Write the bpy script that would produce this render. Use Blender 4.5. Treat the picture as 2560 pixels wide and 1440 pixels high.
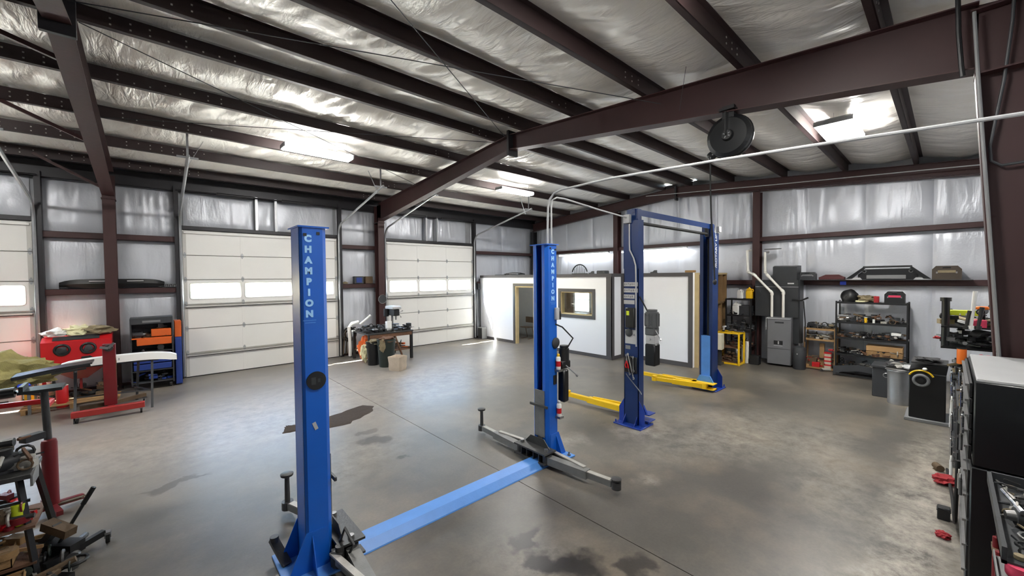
import bpy, bmesh, math, random
from math import sin, cos, pi, radians
from mathutils import Vector, Matrix, noise

for o in list(bpy.data.objects):
    bpy.data.objects.remove(o)
scene = bpy.context.scene
COL = scene.collection
rnd = random.Random(7)

# ------------------------------------------------------------------ camera
CAM_H = 2.43
YAW, PITCH, ROLL = 0.831934, 0.0273026, 0.00905041
FPX = 994.495
fwd = Vector((cos(YAW) * cos(PITCH), sin(YAW) * cos(PITCH), -sin(PITCH)))
rgt = Vector((sin(YAW), -cos(YAW), 0))
dwn = fwd.cross(rgt)
r2 = rgt * cos(ROLL) + dwn * sin(ROLL)
d2 = dwn * cos(ROLL) - rgt * sin(ROLL)
cam_data = bpy.data.cameras.new('camera')
cam_data.sensor_fit = 'HORIZONTAL'
cam_data.sensor_width = 36.0
cam_data.lens = FPX / 2560 * 36.0
cam_data.clip_start = 0.05
cam_data.clip_end = 300
cam = bpy.data.objects.new('camera', cam_data)
m3 = Matrix((r2, -d2, -fwd)).transposed()
cam.matrix_world = Matrix.Translation((0, 0, CAM_H)) @ m3.to_4x4()
COL.objects.link(cam)
scene.camera = cam

# ------------------------------------------------------------------ light and exposure
scene.view_settings.view_transform = 'Standard'
scene.view_settings.look = 'None'
scene.view_settings.gamma = 1.0
scene.view_settings.use_curve_mapping = False
scene.view_settings.exposure = 1.35
SUN_DIR = Vector((1.95, -1.0, -2.15)).normalized()      # travels through the door windows
LED = 48.0                                               # emission of the lit diffusers

world = bpy.data.worlds.new('world')
scene.world = world
world.use_nodes = True
wn = world.node_tree.nodes
wn.clear()
sky = wn.new('ShaderNodeTexSky')
sky.sky_type = 'NISHITA'
sky.sun_disc = False
sky.sun_elevation = radians(45.7)
sky.sun_rotation = math.atan2(-SUN_DIR.x, -SUN_DIR.y)
bg = wn.new('ShaderNodeBackground')
bg.inputs['Strength'].default_value = 3.0
wo = wn.new('ShaderNodeOutputWorld')
world.node_tree.links.new(sky.outputs[0], bg.inputs['Color'])
world.node_tree.links.new(bg.outputs[0], wo.inputs['Surface'])

sun_data = bpy.data.lights.new('sun', 'SUN')
sun_data.energy = 70.0
sun_data.color = (1.0, 0.95, 0.88)
sun_data.angle = radians(0.6)
sun = bpy.data.objects.new('sun', sun_data)
sun.rotation_euler = SUN_DIR.to_track_quat('-Z', 'Y').to_euler()
sun.location = (-6, 20, 14)
COL.objects.link(sun)

# ------------------------------------------------------------------ materials
def new_mat(name):
    m = bpy.data.materials.new(name)
    m.use_nodes = True
    nt = m.node_tree
    b = nt.nodes['Principled BSDF']
    return m, nt, b

def srgb(r, g, b):
    f = lambda c: c / 12.92 if c <= 0.04045 else ((c + 0.055) / 1.055) ** 2.4
    return (f(r / 255), f(g / 255), f(b / 255), 1)

def mat(name, col, rough=0.5, metal=0.0, var=0.15, scale=6.0, bump=0.1, spec=0.5, bscale=None, coat=0.0):
    """painted or raw surface with noise in colour, roughness and relief"""
    m, nt, b = new_mat(name)
    N, L = nt.nodes, nt.links
    tc = N.new('ShaderNodeTexCoord')
    no = N.new('ShaderNodeTexNoise')
    no.inputs['Scale'].default_value = scale
    no.inputs['Detail'].default_value = 5
    L.new(tc.outputs['Object'], no.inputs['Vector'])
    mix = N.new('ShaderNodeMix')
    mix.data_type = 'RGBA'
    c = srgb(*col)
    mix.inputs['A'].default_value = tuple(v * (1 - var) for v in c[:3]) + (1,)
    mix.inputs['B'].default_value = tuple(min(1, v * (1 + var)) for v in c[:3]) + (1,)
    L.new(no.outputs['Fac'], mix.inputs['Factor'])
    L.new(mix.outputs['Result'], b.inputs['Base Color'])
    b.inputs['Roughness'].default_value = rough
    b.inputs['Metallic'].default_value = metal
    b.inputs['Specular IOR Level'].default_value = spec
    if coat:
        b.inputs['Coat Weight'].default_value = coat
    if bump:
        n2 = N.new('ShaderNodeTexNoise')
        n2.inputs['Scale'].default_value = bscale or scale * 6
        n2.inputs['Detail'].default_value = 3
        L.new(tc.outputs['Object'], n2.inputs['Vector'])
        bp = N.new('ShaderNodeBump')
        bp.inputs['Strength'].default_value = bump
        bp.inputs['Distance'].default_value = 0.01
        L.new(n2.outputs['Fac'], bp.inputs['Height'])
        L.new(bp.outputs['Normal'], b.inputs['Normal'])
    return m

def emit(name, col, strength):
    m, nt, b = new_mat(name)
    b.inputs['Base Color'].default_value = (0.9, 0.9, 0.9, 1)
    b.inputs['Emission Color'].default_value = (*col, 1)
    b.inputs['Emission Strength'].default_value = strength
    return m

def insulation(name, mscale, rot, base=(222, 219, 214), metal=0.45, rough=0.36, strength=0.85):
    m, nt, b = new_mat(name)
    N, L = nt.nodes, nt.links
    geo = N.new('ShaderNodeNewGeometry')
    mp = N.new('ShaderNodeMapping')
    mp.inputs['Rotation'].default_value = rot
    mp.inputs['Scale'].default_value = mscale
    L.new(geo.outputs['Position'], mp.inputs['Vector'])
    folds = N.new('ShaderNodeTexNoise')
    folds.inputs['Scale'].default_value = 1.0
    folds.inputs['Detail'].default_value = 3
    folds.inputs['Distortion'].default_value = 0.6
    L.new(mp.outputs['Vector'], folds.inputs['Vector'])
    where = N.new('ShaderNodeTexNoise')
    where.inputs['Scale'].default_value = 0.9
    where.inputs['Detail'].default_value = 2
    L.new(geo.outputs['Position'], where.inputs['Vector'])
    wr = N.new('ShaderNodeMapRange')
    wr.inputs['From Min'].default_value = 0.38
    wr.inputs['From Max'].default_value = 0.62
    wr.inputs['To Min'].default_value = 0.12
    L.new(where.outputs['Fac'], wr.inputs['Value'])
    mul = N.new('ShaderNodeMath'); mul.operation = 'MULTIPLY'
    L.new(folds.outputs['Fac'], mul.inputs[0]); L.new(wr.outputs['Result'], mul.inputs[1])
    fine = N.new('ShaderNodeTexNoise')
    fine.inputs['Scale'].default_value = 26
    fine.inputs['Detail'].default_value = 2
    L.new(geo.outputs['Position'], fine.inputs['Vector'])
    add = N.new('ShaderNodeMath'); add.operation = 'MULTIPLY_ADD'
    add.inputs[1].default_value = 0.06
    L.new(fine.outputs['Fac'], add.inputs[0]); L.new(mul.outputs[0], add.inputs[2])
    bp = N.new('ShaderNodeBump')
    bp.inputs['Strength'].default_value = strength
    bp.inputs['Distance'].default_value = 0.05
    L.new(add.outputs[0], bp.inputs['Height'])
    L.new(bp.outputs['Normal'], b.inputs['Normal'])
    mix = N.new('ShaderNodeMix'); mix.data_type = 'RGBA'
    c = srgb(*base)
    mix.inputs['A'].default_value = tuple(v * 0.82 for v in c[:3]) + (1,)
    mix.inputs['B'].default_value = c
    L.new(where.outputs['Fac'], mix.inputs['Factor'])
    L.new(mix.outputs['Result'], b.inputs['Base Color'])
    b.inputs['Metallic'].default_value = metal
    b.inputs['Roughness'].default_value = rough
    return m

def concrete():
    m, nt, b = new_mat('shop_concrete')
    N, L = nt.nodes, nt.links
    geo = N.new('ShaderNodeNewGeometry')
    def nz(scale, detail=6, dist=0.0, rough=0.6):
        n = N.new('ShaderNodeTexNoise')
        n.inputs['Scale'].default_value = scale
        n.inputs['Detail'].default_value = detail
        n.inputs['Distortion'].default_value = dist
        n.inputs['Roughness'].default_value = rough
        L.new(geo.outputs['Position'], n.inputs['Vector'])
        return n.outputs['Fac']
    def ramp(fac, *stops):
        r = N.new('ShaderNodeValToRGB')
        e = r.color_ramp.elements
        while len(e) < len(stops):
            e.new(0.5)
        for i, (p, c) in enumerate(stops):
            e[i].position = p
            e[i].color = c if len(c) == 4 else (*c, 1)
        L.new(fac, r.inputs['Fac'])
        return r.outputs['Color']
    def mixc(fac, a, bb, mode='MIX'):
        x = N.new('ShaderNodeMix'); x.data_type = 'RGBA'; x.blend_type = mode
        if isinstance(fac, float): x.inputs['Factor'].default_value = fac
        else: L.new(fac, x.inputs['Factor'])
        for s, v in (('A', a), ('B', bb)):
            if isinstance(v, tuple): x.inputs[s].default_value = v
            else: L.new(v, x.inputs[s])
        return x.outputs['Result']
    def math_(op, a, bb, c=None, clamp=False):
        x = N.new('ShaderNodeMath'); x.operation = op; x.use_clamp = clamp
        for i, v in enumerate((a, bb, c)):
            if v is None: continue
            if isinstance(v, (int, float)): x.inputs[i].default_value = v
            else: L.new(v, x.inputs[i])
        return x.outputs[0]
    big = nz(0.5, 8, 0.3)
    base = ramp(big, (0.32, srgb(77, 73, 68)), (0.5, srgb(92, 88, 82)), (0.7, srgb(116, 110, 101)))
    mid = nz(2.6, 12, 0.25, 0.74)
    base = mixc(0.55, base, ramp(mid, (0.3, (0.76, 0.76, 0.76)), (0.7, (1.12, 1.11, 1.09))), 'MULTIPLY')
    tan = ramp(nz(0.8, 5, 0.0), (0.48, (0, 0, 0)), (0.68, (1, 1, 1)))
    base = mixc(math_('MULTIPLY', tan, 0.35), base, srgb(160, 143, 122))
    fine = nz(38, 4)
    base = mixc(0.35, base, ramp(fine, (0.3, (0.6, 0.6, 0.6)), (0.7, (1.15, 1.15, 1.15))), 'MULTIPLY')
    # pale dusty scuffs and painted window glare
    warp = N.new('ShaderNodeTexNoise'); warp.inputs['Scale'].default_value = 3.5; warp.inputs['Detail'].default_value = 6
    L.new(geo.outputs['Position'], warp.inputs['Vector'])
    wv = N.new('ShaderNodeVectorMath'); wv.operation = 'MULTIPLY_ADD'
    L.new(warp.outputs['Color'], wv.inputs[0])
    wv.inputs[1].default_value = (0.55, 0.55, 0)
    wv.inputs[2].default_value = (-0.275, -0.275, 0)
    wp = N.new('ShaderNodeVectorMath'); wp.operation = 'ADD'
    L.new(geo.outputs['Position'], wp.inputs[0]); L.new(wv.outputs[0], wp.inputs[1])
    def patch(cx, cy, rx, ry, rot, soft=0.35):
        mp = N.new('ShaderNodeMapping'); mp.vector_type = 'TEXTURE'
        mp.inputs['Location'].default_value = (cx, cy, 0)
        mp.inputs['Rotation'].default_value = (0, 0, radians(rot))
        mp.inputs['Scale'].default_value = (rx, ry, 1)
        L.new(wp.outputs[0], mp.inputs['Vector'])
        ln = N.new('ShaderNodeVectorMath'); ln.operation = 'LENGTH'
        L.new(mp.outputs[0], ln.inputs[0])
        mr = N.new('ShaderNodeMapRange')
        mr.inputs['From Min'].default_value = 1 + soft; mr.inputs['From Max'].default_value = 1 - soft
        L.new(ln.outputs['Value'], mr.inputs['Value'])
        return mr.outputs['Result']
    for (cx, cy, rx, ry, rot, amt) in ((3.0, 9.6, 6.5, 3.4, 0, 0.42), (0.2, 7.8, 2.2, 1.8, 0, 0.35)):  # broad dust on the door side, window glare painted in with it
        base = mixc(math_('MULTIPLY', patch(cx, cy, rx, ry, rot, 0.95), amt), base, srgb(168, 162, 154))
    grain = ramp(nz(4.5, 12, 0.15, 0.78), (0.38, (0, 0, 0)), (0.66, (1, 1, 1)))
    for (cx, cy, rx, ry, rot, amt) in (
        (6.4, 2.05, 1.3, 0.5, -30, 0.6), (6.0, 0.9, 1.2, 0.35, 10, 0.45), (4.6, 0.16, 2.0, 0.24, 0, 1.0),
        (6.8, 0.12, 1.8, 0.2, 0, 0.9), (4.55, 3.75, 0.22, 0.16, 0, 0.75), (5.75, 3.3, 0.34, 0.3, 0, 0.9),
        (4.3, 2.4, 0.1, 0.09, 0, 0.8), (2.35, 2.35, 0.4, 0.35, 30, 0.5), (7.2, 2.6, 0.9, 0.3, -40, 0.35),
        (2.2, 8.3, 2.2, 1.5, 20, 0.5), (0.0, 8.2, 1.5, 1.0, 20, 0.6), (1.9, 5.2, 0.9, 0.4, 40, 0.5), (5.5, 8.5, 2.5, 1.4, 0, 0.4)):
        f = math_('MULTIPLY', math_('MULTIPLY', patch(cx, cy, rx, ry, rot, 0.85), grain), amt)
        base = mixc(f, base, srgb(186, 178, 166))
    # oil and dirt stains
    for (cx, cy, rx, ry, rot, amt) in (
        (2.5, 2.62, 0.2, 0.1, 20, 1.0), (2.62, 2.1, 0.26, 0.16, -50, 1.0), (2.42, 2.28, 0.12, 0.2, 0, 1.0),
        (2.95, 1.72, 0.2, 0.12, 10, 0.85), (2.47, 5.75, 0.22, 0.2, 0, 0.6), (2.5, 6.15, 0.14, 0.1, 0, 0.45),
        (2.48, 4.93, 0.1, 0.08, 0, 0.6), (0.2, 6.2, 0.3, 0.07, 15, 0.5), (0.1, 4.9, 1.2, 0.6, 0, 0.3),
        (1.5, 4.3, 1.0, 0.6, 20, 0.25), (2.3, 3.1, 0.7, 0.5, 30, 0.3), (4.2, 1.5, 1.1, 0.5, 0, 0.25), (2.2, 2.4, 0.9, 0.7, 0, 0.25)):
        f = math_('MULTIPLY', math_('MULTIPLY', patch(cx, cy, rx, ry, rot, 0.95 if rx > .4 else 0.22), amt), math_('MULTIPLY_ADD', grain, 0.5, 0.5) if rx > .4 else 1.0)
        base = mixc(f, base, srgb(40, 36, 33))
    L.new(base, b.inputs['Base Color'])
    L.new(math_('MULTIPLY_ADD', big, 0.2, 0.3), b.inputs['Roughness'])
    b.inputs['Specular IOR Level'].default_value = 0.6
    bp = N.new('ShaderNodeBump'); bp.inputs['Strength'].default_value = 0.12; bp.inputs['Distance'].default_value = 0.006
    L.new(fine, bp.inputs['Height'])
    L.new(bp.outputs['Normal'], b.inputs['Normal'])
    return m

def thin_glass():
    m, nt, b = new_mat('door_glass')
    N, L = nt.nodes, nt.links
    N.remove(b)
    tr = N.new('ShaderNodeBsdfTransparent'); tr.inputs['Color'].default_value = (0.93, 0.96, 0.95, 1)
    gl = N.new('ShaderNodeBsdfGlossy'); gl.inputs['Roughness'].default_value = 0.03
    mx = N.new('ShaderNodeMixShader'); mx.inputs[0].default_value = 0.07
    L.new(tr.outputs[0], mx.inputs[1]); L.new(gl.outputs[0], mx.inputs[2])
    L.new(mx.outputs[0], N['Material Output'].inputs['Surface'])
    return m

MT = dict(
    floor=concrete(),
    joint=mat('joint_dark', (52, 47, 42), 0.9),
    insul_roof=insulation('silver_roof_insulation', (9.0, 2.2, 2.2), (0, 0, radians(28)), base=(246, 242, 234), metal=0.2, rough=0.33, strength=1.0),
    insul_wall=insulation('silver_wall_insulation', (4.5, 4.5, 1.0), (0, 0, 0), base=(208, 211, 218), metal=0.25, rough=0.4, strength=0.6),
    tape=mat('insulation_tape', (190, 188, 184), 0.35, 0.4, 0.05),
    sheet=mat('roof_sheet', (150, 152, 155), 0.6),
    red_steel=mat('red_oxide_steel', (58, 31, 30), 0.52, 0, 0.2, 3, 0.15),
    purlin=mat('dark_red_purlin_paint', (42, 27, 27), 0.55, 0, 0.2, 3, 0.15),
    red_steel2=mat('red_oxide_steel_web', (54, 30, 30), 0.55, 0, 0.22, 2.2, 0.15),
    black_steel=mat('dark_galvanised_steel', (44, 43, 46), 0.45, 0.3, 0.2, 4),
    galv=mat('galvanised_steel', (168, 170, 172), 0.38, 0.7, 0.15, 12),
    bolt=mat('bolt_light', (170, 165, 160), 0.4, 0.5),
    door_white=mat('door_panel_white', (228, 227, 223), 0.42, 0, 0.03, 2, 0.05),
    door_joint=mat('door_joint_shadow_grey', (120, 117, 112), 0.6, 0, 0.05),
    door_strut=mat('door_strut_white', (200, 198, 192), 0.4, 0.1, 0.05),
    glass=thin_glass(),
    seal=mat('rubber_seal', (30, 29, 29), 0.8),
    office=mat('white_wall_board', (232, 234, 238), 0.5, 0, 0.02, 1.5, 0.03),
    trim=mat('charcoal_trim', (72, 70, 72), 0.6, 0, 0.12, 8),
    pine=mat('pine_lumber', (190, 170, 126), 0.7, 0, 0.2, 5, 0.3),
    plywood=mat('plywood_sheet', (122, 96, 62), 0.75, 0, 0.3, 3, 0.3),
    inner=mat('office_inside_board', (150, 150, 146), 0.8, 0, 0.06),
    champ=mat('bright_blue_enamel', (18, 92, 190), 0.32, 0, 0.08, 4, 0.06),
    champ_light=mat('worn_light_blue_enamel', (82, 140, 214), 0.42, 0, 0.12, 7, 0.15),
    decal_blue=mat('pale_blue_decal', (158, 208, 250), 0.5, 0, 0.02, 3, 0),
    navy=mat('navy_enamel', (12, 42, 92), 0.3, 0, 0.12, 4, 0.06),
    blue2=mat('royal_blue_enamel', (26, 58, 146), 0.33, 0, 0.12, 4, 0.06),
    yellow=mat('yellow_enamel', (240, 196, 24), 0.38, 0, 0.1, 6, 0.08),
    arm=mat('grey_lift_arm_paint', (118, 118, 116), 0.5, 0.25, 0.3, 9, 0.25),
    arm_dark=mat('dark_grease_steel', (66, 66, 66), 0.45, 0.4, 0.35, 10, 0.25),
    arm_pale=mat('worn_pale_steel', (170, 167, 160), 0.5, 0.3, 0.25, 14, 0.25),
    black=mat('black_plastic', (22, 23, 25), 0.45, 0, 0.2, 5),
    satin_black=mat('satin_black_enamel', (14, 16, 19), 0.35, 0, 0.15, 3, 0.04),
    dark=mat('dark_grey_paint', (52, 54, 57), 0.5, 0, 0.2, 5),
    grey=mat('mid_grey_paint', (120, 121, 122), 0.5, 0, 0.1, 5),
    dgrey=mat('motor_grey_paint', (84, 86, 88), 0.5, 0, 0.1, 5),
    lgrey=mat('light_grey_paint', (176, 177, 178), 0.45, 0, 0.08, 5),
    white=mat('white_plastic', (232, 232, 228), 0.4, 0, 0.03),
    pvc=mat('white_pvc', (222, 220, 212), 0.35, 0, 0.04),
    rubber=mat('black_rubber', (26, 26, 26), 0.8),
    chrome=mat('bright_chrome', (210, 212, 215), 0.12, 1.0, 0.05),
    steel=mat('bare_steel', (140, 140, 140), 0.35, 0.8, 0.25, 15),
    rust=mat('rusty_steel', (104, 74, 54), 0.75, 0.2, 0.4, 14, 0.4),
    brown=mat('brown_leathery', (96, 78, 58), 0.8, 0, 0.35, 8, 0.4),
    dbrown=mat('dark_brown_plastic', (62, 52, 42), 0.6, 0, 0.2),
    drust=mat('dull_dark_red', (78, 34, 36), 0.5, 0, 0.15),
    card=mat('cardboard', (172, 136, 92), 0.85, 0, 0.12, 6),
    kraft=mat('pale_kraft_bag', (190, 176, 158), 0.85, 0, 0.2, 7, 0.5),
    wood=mat('rough_wood', (150, 118, 78), 0.8, 0, 0.25, 7, 0.4),
    red=mat('tool_red_enamel', (190, 28, 34), 0.35, 0, 0.1, 5),
    barred=mat('worn_red_enamel', (158, 42, 38), 0.45, 0, 0.25, 5),
    dred=mat('dark_red_enamel', (110, 18, 26), 0.38, 0, 0.2, 5),
    redrag=mat('red_cloth', (158, 44, 50), 0.9, 0, 0.2, 12, 0.5),
    pink=mat('pink_plastic', (206, 60, 92), 0.5, 0, 0.1),
    orange=mat('orange_paint', (206, 92, 26), 0.5, 0, 0.15, 5),
    borange=mat('bright_orange', (240, 120, 30), 0.45, 0, 0.1),
    lime=mat('lime_plastic', (200, 216, 40), 0.5, 0, 0.1),
    yel=mat('yellow_plastic', (236, 186, 28), 0.45, 0, 0.1),
    blue=mat('blue_paint', (30, 56, 130), 0.45, 0, 0.15),
    bblue=mat('blue_label', (60, 92, 236), 0.5, 0, 0.05),
    green=mat('green_plastic', (34, 44, 40), 0.5, 0, 0.2),
    olive=mat('olive_tarp', (146, 138, 88), 0.85, 0, 0.45, 9, 0.7),
    cream=mat('cream_cloth', (226, 222, 180), 0.85, 0, 0.2, 10, 0.6),
    graycloth=mat('grey_rag', (120, 118, 112), 0.9, 0, 0.35, 12, 0.5),
    khaki=mat('khaki_bag', (134, 122, 96), 0.85, 0, 0.3, 10, 0.5),
    furnace=mat('furnace_grey_enamel', (112, 113, 116), 0.42, 0.2, 0.06),
    duct=mat('dark_duct_metal', (62, 64, 66), 0.42, 0.5, 0.12),
    ibeige=mat('ivory_box', (224, 220, 196), 0.5, 0, 0.06),
    oil=mat('brown_absorbent', (64, 54, 46), 0.95, 0, 0.3, 20, 0.8),
    led=emit('led_diffuser', (1.0, 0.98, 0.94), LED),
    tube=emit('tube_glow', (0.95, 0.98, 1.0), LED * 0.2),
    ground=mat('pale_outdoor_gravel', (196, 188, 176), 0.9, 0, 0.15, 2),
)

# ------------------------------------------------------------------ mesh builder
class B:
    def __init__(s):
        s.bm = bmesh.new()
    def _new(s, verts, faces, mi=0):
        vs = [s.bm.verts.new(v) for v in verts]
        out = []
        for f in faces:
            try:
                fc = s.bm.faces.new([vs[i] for i in f]); fc.material_index = mi; out.append(fc)
            except ValueError:
                pass
        return vs, out
    def bx(s, x0, x1, y0, y1, z0, z1, bev=0.0, rot=None, mi=0):
        vs, fs = s._new([(x, y, z) for x in (x0, x1) for y in (y0, y1) for z in (z0, z1)],
                        [(0, 1, 3, 2), (4, 6, 7, 5), (0, 4, 5, 1), (2, 3, 7, 6), (0, 2, 6, 4), (1, 5, 7, 3)], mi)
        if rot:
            c = Vector(((x0 + x1) / 2, (y0 + y1) / 2, (z0 + z1) / 2)) if len(rot) == 2 else Vector(rot[2])
            R = Matrix.Rotation(rot[1], 4, rot[0])
            bmesh.ops.transform(s.bm, matrix=Matrix.Translation(c) @ R @ Matrix.Translation(-c), verts=vs)
        if bev:
            es = list({e for f in fs for e in f.edges})
            bmesh.ops.bevel(s.bm, geom=es, offset=bev, segments=1, affect='EDGES')
        return s
    def bar(s, p, q, w, h, up=(0, 0, 1), mi=0):
        """rectangular bar from p to q, w across and h along up"""
        p, q = Vector(p), Vector(q)
        d = (q - p).normalized()
        u = Vector(up)
        sd = d.cross(u)
        if sd.length < 1e-4:
            sd = d.cross(Vector((1, 0, 0)))
        sd.normalize(); u = sd.cross(d).normalized()
        vs = []
        for e in (p, q):
            for a, b in ((-1, -1), (1, -1), (1, 1), (-1, 1)):
                vs.append(e + sd * a * w / 2 + u * b * h / 2)
        s._new(vs, [(3, 2, 1, 0), (4, 5, 6, 7), (0, 1, 5, 4), (1, 2, 6, 5), (2, 3, 7, 6), (3, 0, 4, 7)], mi)
        return s
    def cyl(s, p, q, r, r2=None, n=14, caps=True, mi=0):
        p, q = Vector(p), Vector(q)
        r2 = r if r2 is None else r2
        d = (q - p).normalized()
        a = d.orthogonal().normalized(); b = d.cross(a)
        vs = []
        for e, rr in ((p, r), (q, r2)):
            for i in range(n):
                t = 2 * pi * i / n
                vs.append(e + (a * cos(t) + b * sin(t)) * rr)
        fs = [(i, (i + 1) % n, n + (i + 1) % n, n + i) for i in range(n)]
        if caps:
            fs += [tuple(range(n - 1, -1, -1)), tuple(range(n, 2 * n))]
        s._new(vs, fs, mi)
        return s
    def tube(s, pts, r, n=8, closed=False, mi=0):
        pts = [Vector(p) for p in pts]
        k = len(pts); rings = []
        prev = None
        for i, p in enumerate(pts):
            if closed:
                d = pts[(i + 1) % k] - pts[i - 1]
            else:
                d = pts[min(i + 1, k - 1)] - pts[max(i - 1, 0)]
            d.normalize()
            if prev is None:
                a = d.orthogonal().normalized()
            else:
                a = prev - d * prev.dot(d)
                a = a.normalized() if a.length > 1e-5 else d.orthogonal().normalized()
            prev = a
            b = d.cross(a)
            rr = r[i] if isinstance(r, (list, tuple)) else r
            rings.append([s.bm.verts.new(p + (a * cos(2 * pi * j / n) + b * sin(2 * pi * j / n)) * rr) for j in range(n)])
        m = k if closed else k - 1
        for i in range(m):
            A, C = rings[i], rings[(i + 1) % k]
            for j in range(n):
                f = s.bm.faces.new((A[j], A[(j + 1) % n], C[(j + 1) % n], C[j])); f.material_index = mi
        if not closed:
            s.bm.faces.new(list(reversed(rings[0]))).material_index = mi
            s.bm.faces.new(rings[-1]).material_index = mi
        return s
    def prism(s, pts, ax, a, b, mi=0):
        """2-D outline pushed along axis ax from a to b (x: pts are y,z; y: x,z; z: x,y)"""
        def P(u, v, w):
            return {'x': (w, u, v), 'y': (u, w, v), 'z': (u, v, w)}[ax]
        n = len(pts)
        s._new([P(u, v, a) for u, v in pts] + [P(u, v, b) for u, v in pts],
               [tuple(range(n - 1, -1, -1)), tuple(range(n, 2 * n))] + [(i, (i + 1) % n, n + (i + 1) % n, n + i) for i in range(n)], mi)
        return s
    def lathe(s, prof, c=(0, 0, 0), ax='z', n=20, mi=0):
        """profile of (radius, height) turned about an axis through c"""
        c = Vector(c); rings = []
        for r, h in prof:
            ring = []
            for i in range(n):
                t = 2 * pi * i / n
                u, v = r * cos(t), r * sin(t)
                p = {'z': Vector((u, v, h)), 'x': Vector((h, u, v)), 'y': Vector((v, h, u))}[ax]
                ring.append(s.bm.verts.new(c + p))
            rings.append(ring)
        for A, C in zip(rings, rings[1:]):
            for j in range(n):
                s.bm.faces.new((A[j], A[(j + 1) % n], C[(j + 1) % n], C[j])).material_index = mi
        s.bm.faces.new(list(reversed(rings[0]))).material_index = mi
        s.bm.faces.new(rings[-1]).material_index = mi
        return s
    def torus(s, c, R, r, ax='z', n=24, k=8, a0=0, a1=360, mi=0):
        c = Vector(c)
        full = abs(a1 - a0) >= 360
        m = n if full else n + 1
        pts = []
        for i in range(m):
            t = radians(a0 + (a1 - a0) * i / n)
            u, v = R * cos(t), R * sin(t)
            pts.append(c + {'z': Vector((u, v, 0)), 'x': Vector((0, u, v)), 'y': Vector((u, 0, v))}[ax])
        return s.tube(pts, r, k, closed=full, mi=mi)
    def blob(s, c, size, seed=0, amp=0.25, sub=3, freq=2.0, flat=True, mi=0):
        g = bmesh.ops.create_icosphere(s.bm, subdivisions=sub, radius=1.0)
        for v in g['verts']:
            d = v.co.copy()
            k = 1 + amp * noise.noise(d * freq + Vector((seed * 3.7, seed * 1.3, 0))) + amp * 0.5 * noise.noise(d * freq * 3 + Vector((seed, 0, 5)))
            v.co = Vector((d.x * size[0] * k, d.y * size[1] * k, d.z * size[2] * k))
            if flat and v.co.z < -size[2] * 0.55:
                v.co.z = -size[2] * 0.55
            v.co += Vector(c)
        for f in {f for v in g['verts'] for f in v.link_faces}:
            f.material_index = mi
        return s
    def xf(s, M):
        bmesh.ops.transform(s.bm, matrix=M, verts=s.bm.verts[:])
        return s

def offset_of(o):
    v = Vector((0, 0, 0))
    while o:
        v += o.location
        o = o.parent
    return v

def ob(name, b, m, parent=None, label=None, cat=None, group=None, kind=None, local=False, smooth=True):
    me = bpy.data.meshes.new(name)
    bmesh.ops.recalc_face_normals(b.bm, faces=b.bm.faces[:])
    b.bm.to_mesh(me)
    b.bm.free()
    for k in (m if isinstance(m, (list, tuple)) else [m]):
        me.materials.append(MT[k])
    if smooth:
        me.shade_smooth()
        me.set_sharp_from_angle(angle=radians(38))
    o = bpy.data.objects.new(name, me)
    COL.objects.link(o)
    if parent is not None:
        if not local:
            me.transform(Matrix.Translation(-offset_of(parent)))
        o.parent = parent
    elif not local and cat:
        xs = [v.co for v in me.vertices]
        if xs:
            c = Vector((sum(v.x for v in xs) / len(xs), sum(v.y for v in xs) / len(xs), min(v.z for v in xs)))
            me.transform(Matrix.Translation(-c)); o.location = c
    for k, v in (('label', label), ('category', cat), ('group', group), ('kind', kind)):
        if v: o[k] = v
    return o

def thing(name, label, cat, loc=(0, 0, 0), rz=0.0, group=None, kind=None):
    o = bpy.data.objects.new(name, None)
    o.empty_display_size = 0.1
    o.location = loc
    o.rotation_euler = (0, 0, rz)
    COL.objects.link(o)
    o['label'] = label
    if cat: o['category'] = cat
    if group: o['group'] = group
    if kind: o['kind'] = kind
    return o

def structure(name, b=None, m=None):
    if b is None:
        o = bpy.data.objects.new(name, None)
        COL.objects.link(o)
    else:
        o = ob(name, b, m)
    o['kind'] = 'structure'
    return o

def copy_tree(o, loc, rz=None, label=None, parent=None):
    c = o.copy()
    COL.objects.link(c)
    c.parent = parent
    if parent is None:
        c.location = loc
        if rz is not None: c.rotation_euler = (0, 0, rz)
        if label: c['label'] = label
    for ch in list(o.children):
        copy_tree(ch, None, parent=c)
    return c

def text_mesh(name, txt, size, m, parent, origin, xdir, ydir, spacing=1.0, extrude=0.0015, bold=0.0):
    """flat lettering lying on a surface; xdir is the reading direction, ydir the letters' up"""
    cu = bpy.data.curves.new(name, 'FONT')
    cu.body = txt
    cu.size = size
    cu.align_x = 'CENTER'; cu.align_y = 'CENTER'
    cu.extrude = extrude
    cu.offset = bold
    cu.space_line = spacing
    tmp = bpy.data.objects.new(name, cu)
    me = bpy.data.meshes.new_from_object(tmp)
    bpy.data.objects.remove(tmp)
    x, y = Vector(xdir).normalized(), Vector(ydir).normalized()
    z = x.cross(y)
    R = Matrix((x, y, z)).transposed().to_4x4()
    me.transform(Matrix.Translation(Vector(origin) - offset_of(parent)) @ R)
    me.materials.clear()
    me.materials.append(MT[m])
    o = bpy.data.objects.new(name, me)
    COL.objects.link(o)
    o.parent = parent
    return o

# ------------------------------------------------------------------ setting
YD = 12.73          # inner line of the door wall (left)
YL = 12.93          # its insulation
XE = 12.93          # inner line of the end wall (back)
XI = 13.13          # its insulation
YR, XF = -0.95, -7.6  # wall beside and wall behind the camera
RIDGE, ZR, SL = 6.1, 5.345, 0.08
def ztop(y):
    return ZR - SL * abs(y - RIDGE)

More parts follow.
